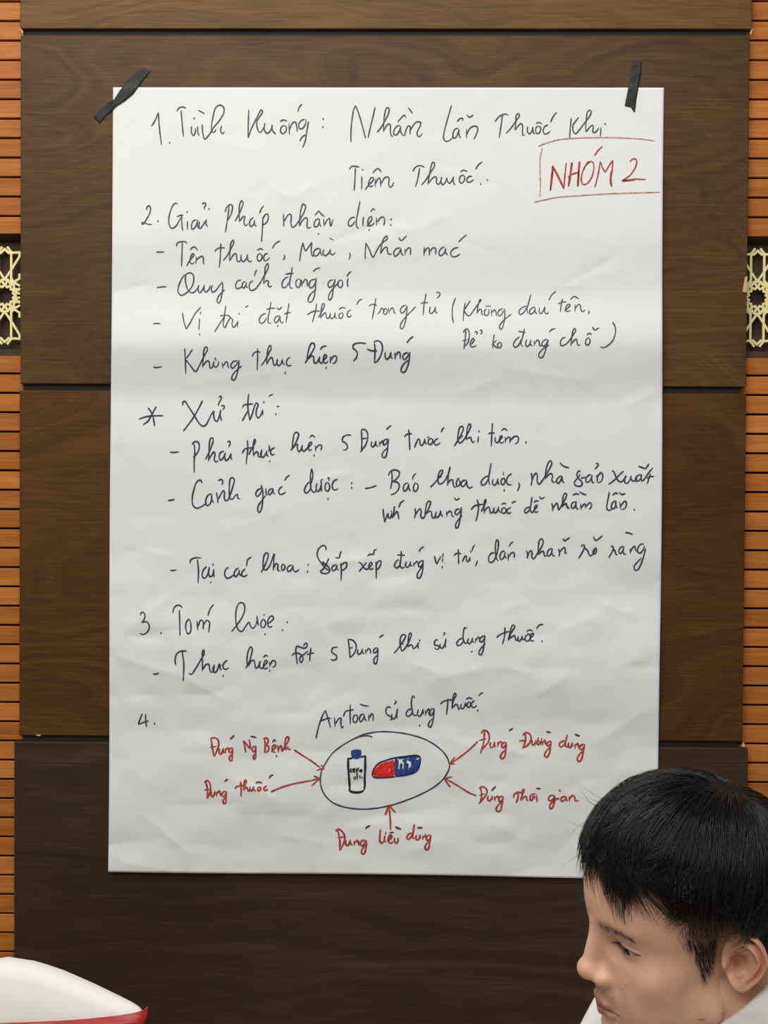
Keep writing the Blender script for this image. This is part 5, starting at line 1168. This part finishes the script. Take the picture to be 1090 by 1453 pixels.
# walk from outside in along the side direction to the skin
O_ = np.stack([base[:, 0] * 11.0, base[:, 1], base[:, 2]], -1)
for _ in range(40): 
    dd = head_sdf(O_); O_[:, 0] -= base[:, 0] * np.clip(dd, -0.4, 1.0) * 0.8
ok = (np.abs(O_[:, 0]) > 0.6) & (np.abs(head_sdf(O_)) < 0.15); O_ = O_[ok]; bs = base[ok]
lnh = rh.uniform(0.7, 1.5, len(O_)); dirh = np.stack([bs[:, 0] * 0.16 + rh.normal(0, 0.05, len(O_)), -0.12 + rh.normal(0, 0.14, len(O_)) + 0.0 * lnh, -0.95 + 0 * lnh], -1)
P3 = np.stack([O_ - 0.02 * dirh, O_ + dirh * lnh[:, None] * 0.5 + np.array([0, 0, 0.0]), O_ + dirh * lnh[:, None]], 1)
strands(HW(P3), rh.uniform(0.00010, 0.00018, len(O_)), 'hair', M_hair, None)['kind'] = 'stuff'
# stray hairs that stand off in front of the forehead
ST = []
for (az_, l_, cu) in [(-12, 3.4, 0.5), (5, 4.2, -0.8), (-25, 3.2, 0.9), (10, 3.0, 1.2), (-5, 4.8, 0.2), (18, 2.6, -0.4), (-32, 3.6, 0.3), (2, 2.2, 0.8), (-18, 2.5, -0.9), (25, 2.8, 0.7), (-40, 2.8, 0.1), (14, 3.6, 0.4)]:
    a_ = math.radians(az_); t_ = rh.uniform(0.62, 0.92); p0 = surf(np.array([a_]), np.array([tend(a_) * t_]), np.array([2.0]))[0]; d = hdir(np.array([a_]), np.array([tend(a_) * t_]))[0]
    ST.append([p0 + d * l_ * s * (0.9) + np.array([cu * s * s * 1.6, 0.3 * s, (-1.2 * s + cu * s * s * 3.0)]) for s in np.linspace(0, 1, K)])
for i in range(150):
    a_ = rh.uniform(-1.4, 1.4); t_ = rh.uniform(0.2, 0.98); p0 = surf(np.array([a_]), np.array([tend(a_) * t_]), np.array([1.9]))[0]; d = hdir(np.array([a_]), np.array([tend(a_) * t_]))[0]
    dn_ = np.array([0, 0.3, -1.0]); l_ = rh.uniform(0.8, 2.0); c_ = rh.uniform(0.3, 0.8)
    ST.append([p0 + d * l_ * s * c_ * (1 - 0.4 * s) + dn_ * l_ * s * 1.2 for s in np.linspace(0, 1, K)])
strands(HW(np.array(ST)), rh.uniform(0.00014, 0.00020, len(ST)), 'stray_hair', M_hair, None)['kind'] = 'stuff'
# eyebrows and lashes
EB = []
for sx in (1, -1):
    for i in range(190):
        u_ = rh.random(); x_ = 1.35 + 3.5 * u_; z_ = 1.55 + 0.35 * math.sin(u_ * 2.2) - 0.55 * max(0, u_ - 0.6) + rh.normal(0, 0.22) * (1 - 0.5 * u_)
        EB.append((sx, x_, z_, u_))
EB = np.array(EB); O_ = np.stack([EB[:, 0] * EB[:, 1], np.full(len(EB), 12.0), EB[:, 2]], -1)
for _ in range(40): O_[:, 1] -= np.clip(head_sdf(O_), -0.4, 1.0) * 0.8
dirh = np.stack([EB[:, 0] * (0.30 + 0.45 * EB[:, 3]), 0.10 - 0.25 * EB[:, 3], 0.35 - 0.5 * EB[:, 3]], -1) + rh.normal(0, 0.06, (len(EB), 3))
P3 = np.stack([O_, O_ + dirh * 0.5 + np.array([0, 0.05, 0]), O_ + dirh * 0.95], 1)
strands(HW(P3), rh.uniform(0.00006, 0.00011, len(EB)), 'eyebrow', M_hair, None)['kind'] = 'stuff'
LS = []
for sx in (1, -1):
    for i in range(40):
        u_ = i / 39; x_ = 2.0 + 2.7 * u_; al_ = (x_ - 3.32) / 1.55; zc = -0.16 + 0.05 * (x_ - 3.1) + 0.36 * max(0, 1 - al_ ** 2) ** 0.8
        yb = 6.40 + 1.48 * math.sqrt(max(0.05, 1 - ((x_ - 3.28) / 1.62) ** 2 - ((zc + .15) / 1.28) ** 2)); p0 = np.array([sx * x_, yb - 0.05, zc])
        d = np.array([sx * (x_ - 3.1) * 0.25, 0.42, -0.22]); LS.append([p0, p0 + d * 0.6, p0 + d + np.array([0, 0, 0.05])])
strands(HW(np.array(LS)), np.full(len(LS), 0.00010), 'eyelashes', M_hair, None)['kind'] = 'stuff'
# ---- shirt
M_shirt, nt, b = newmat('white_shirt', (238, 238, 234), 0.8, 0.15)
t = N(nt, 'ShaderNodeTexNoise'); t.inputs['Scale'].default_value = 9; t.inputs['Detail'].default_value = 3; t.inputs['Distortion'].default_value = 0.8; tc = nt.nodes.new('ShaderNodeTexCoord'); nt.links.new(tc.outputs['Object'], t.inputs['Vector'])
bp = nt.nodes.new('ShaderNodeBump'); bp.inputs['Strength'].default_value = 0.6; bp.inputs['Distance'].default_value = 0.02; nt.links.new(t.outputs['Fac'], bp.inputs['Height']); nt.links.new(bp.outputs[0], b.inputs['Normal'])
nodes = [(hip + Z0 * 0.03, (0.150, 0.118)), (waist, (0.155, 0.118)), (chest, (0.168, 0.125)), (chestu, (0.140, 0.10)), (C7 + Z0 * 0.020 - F0 * 0.016, (0.084, 0.080)),
         (shL, 0.072), (elL, 0.055), (wrL * 0.92 + elL * 0.08, 0.040), (shR, 0.072), (elR, 0.055), (wrR * 0.92 + elR * 0.08, 0.040)]
edges = [(0, 1), (1, 2), (2, 3), (3, 4), (3, 5), (5, 6), (6, 7), (3, 8), (8, 9), (9, 10)]
sv_, sf_ = skin_mesh(nodes, edges)
shirt = mpart('shirt', mesh(sv_, sf_, True), M_shirt)
# collar: a stand round the neck with the fall turned down over it
bm = bmesh.new(); rows = []
up_n = F0 * 0.68 + Z0 * 0.74; up_n /= np.linalg.norm(up_n); nk = C7 + Z0 * 0.047 - F0 * 0.008; e1 = F0 - up_n * (F0 @ up_n); e1 /= np.linalg.norm(e1); e2 = np.cross(up_n, e1)
for (h_, rr_) in [(0.000, 0.079), (0.020, 0.076), (0.040, 0.074), (0.046, 0.0755), (0.043, 0.079), (0.022, 0.088), (-0.004, 0.100), (-0.006, 0.0985), (0.018, 0.086), (0.036, 0.079)]:
    row = []
    for k in range(61):
        a = math.radians(12 + (348 - 12) * k / 60); fr = (1 + math.cos(a)) / 2
        drop = -0.030 * fr ** 1.5; ex = 1.0 + 0.28 * fr ** 1.5
        p = nk + e1 * math.cos(a) * rr_ * 1.05 * ex + e2 * math.sin(a) * rr_ + up_n * (h_ + drop - (0.02 * fr if h_ < 0.01 and rr_ > 0.08 else 0))
        row.append(bm.verts.new(p))
    rows.append(row)
for r0, r1 in zip(rows, rows[1:]):
    for k in range(60): bm.faces.new((r0[k], r0[k + 1], r1[k + 1], r1[k]))
co = mpart('collar', bm_mesh(bm, True), M_shirt); co.modifiers.new('t', 'SOLIDIFY').thickness = 0.0012
for i in range(5):                                 # shirt buttons
    p = C7 * (1 - 0.18 * i) + hip * 0.18 * i + Bv * 0.142; bm = bmesh.new(); bmesh.ops.create_cone(bm, cap_ends=True, segments=12, radius1=0.0055, radius2=0.005, depth=0.002)
    o = mpart('button', bm_mesh(bm), M_cover); o.location = Vector(p - np.array([0, 0, 0.05])) - Vector(man.location); o.rotation_euler = Vector(Bv).to_track_quat('Z', 'Y').to_euler()
# ---- trousers and shoes
M_tr, _, _ = newmat('dark_trousers', (38, 40, 48), 0.8, 0.2); M_shoe, _, _ = newmat('black_leather', (22, 20, 20), 0.35, 0.5)
nodes = [(hip, (0.152, 0.12)), (hpL, 0.098), (knL, 0.070), (anL + Z0 * 0.02, 0.055), (hpR, 0.098), (knR, 0.070), (anR + Z0 * 0.02, 0.055)]
tv, tf = skin_mesh(nodes, [(0, 1), (1, 2), (2, 3), (0, 4), (4, 5), (5, 6)]); mpart('trousers', mesh(tv, tf, True), M_tr)
for an in (anL, anR):
    g0 = np.array([an[0], an[1], 0.045]); nv, nf = skin_mesh([(g0 - Bv * 0.05, (0.040, 0.042)), (g0 + Bv * 0.05 - Z0 * 0.006, (0.045, 0.036)), (g0 + Bv * 0.15 - Z0 * 0.014, (0.047, 0.028)), (g0 + Z0 * 0.05 - Bv * 0.02, 0.042)], [(0, 1), (1, 2), (0, 3)])
    nv[:, 2] = np.maximum(nv[:, 2], 0.003); mpart('shoe', mesh(nv, nf, True), M_shoe)
# the chair he sits on
ch2 = hip - Bv * 0.27
chair2 = covered_chair((ch2[0], ch2[1], 0), math.atan2(Bv[1], Bv[0]) - math.pi / 2, 0.90, 'white covered chair under the seated man, behind his back', hw=0.19)
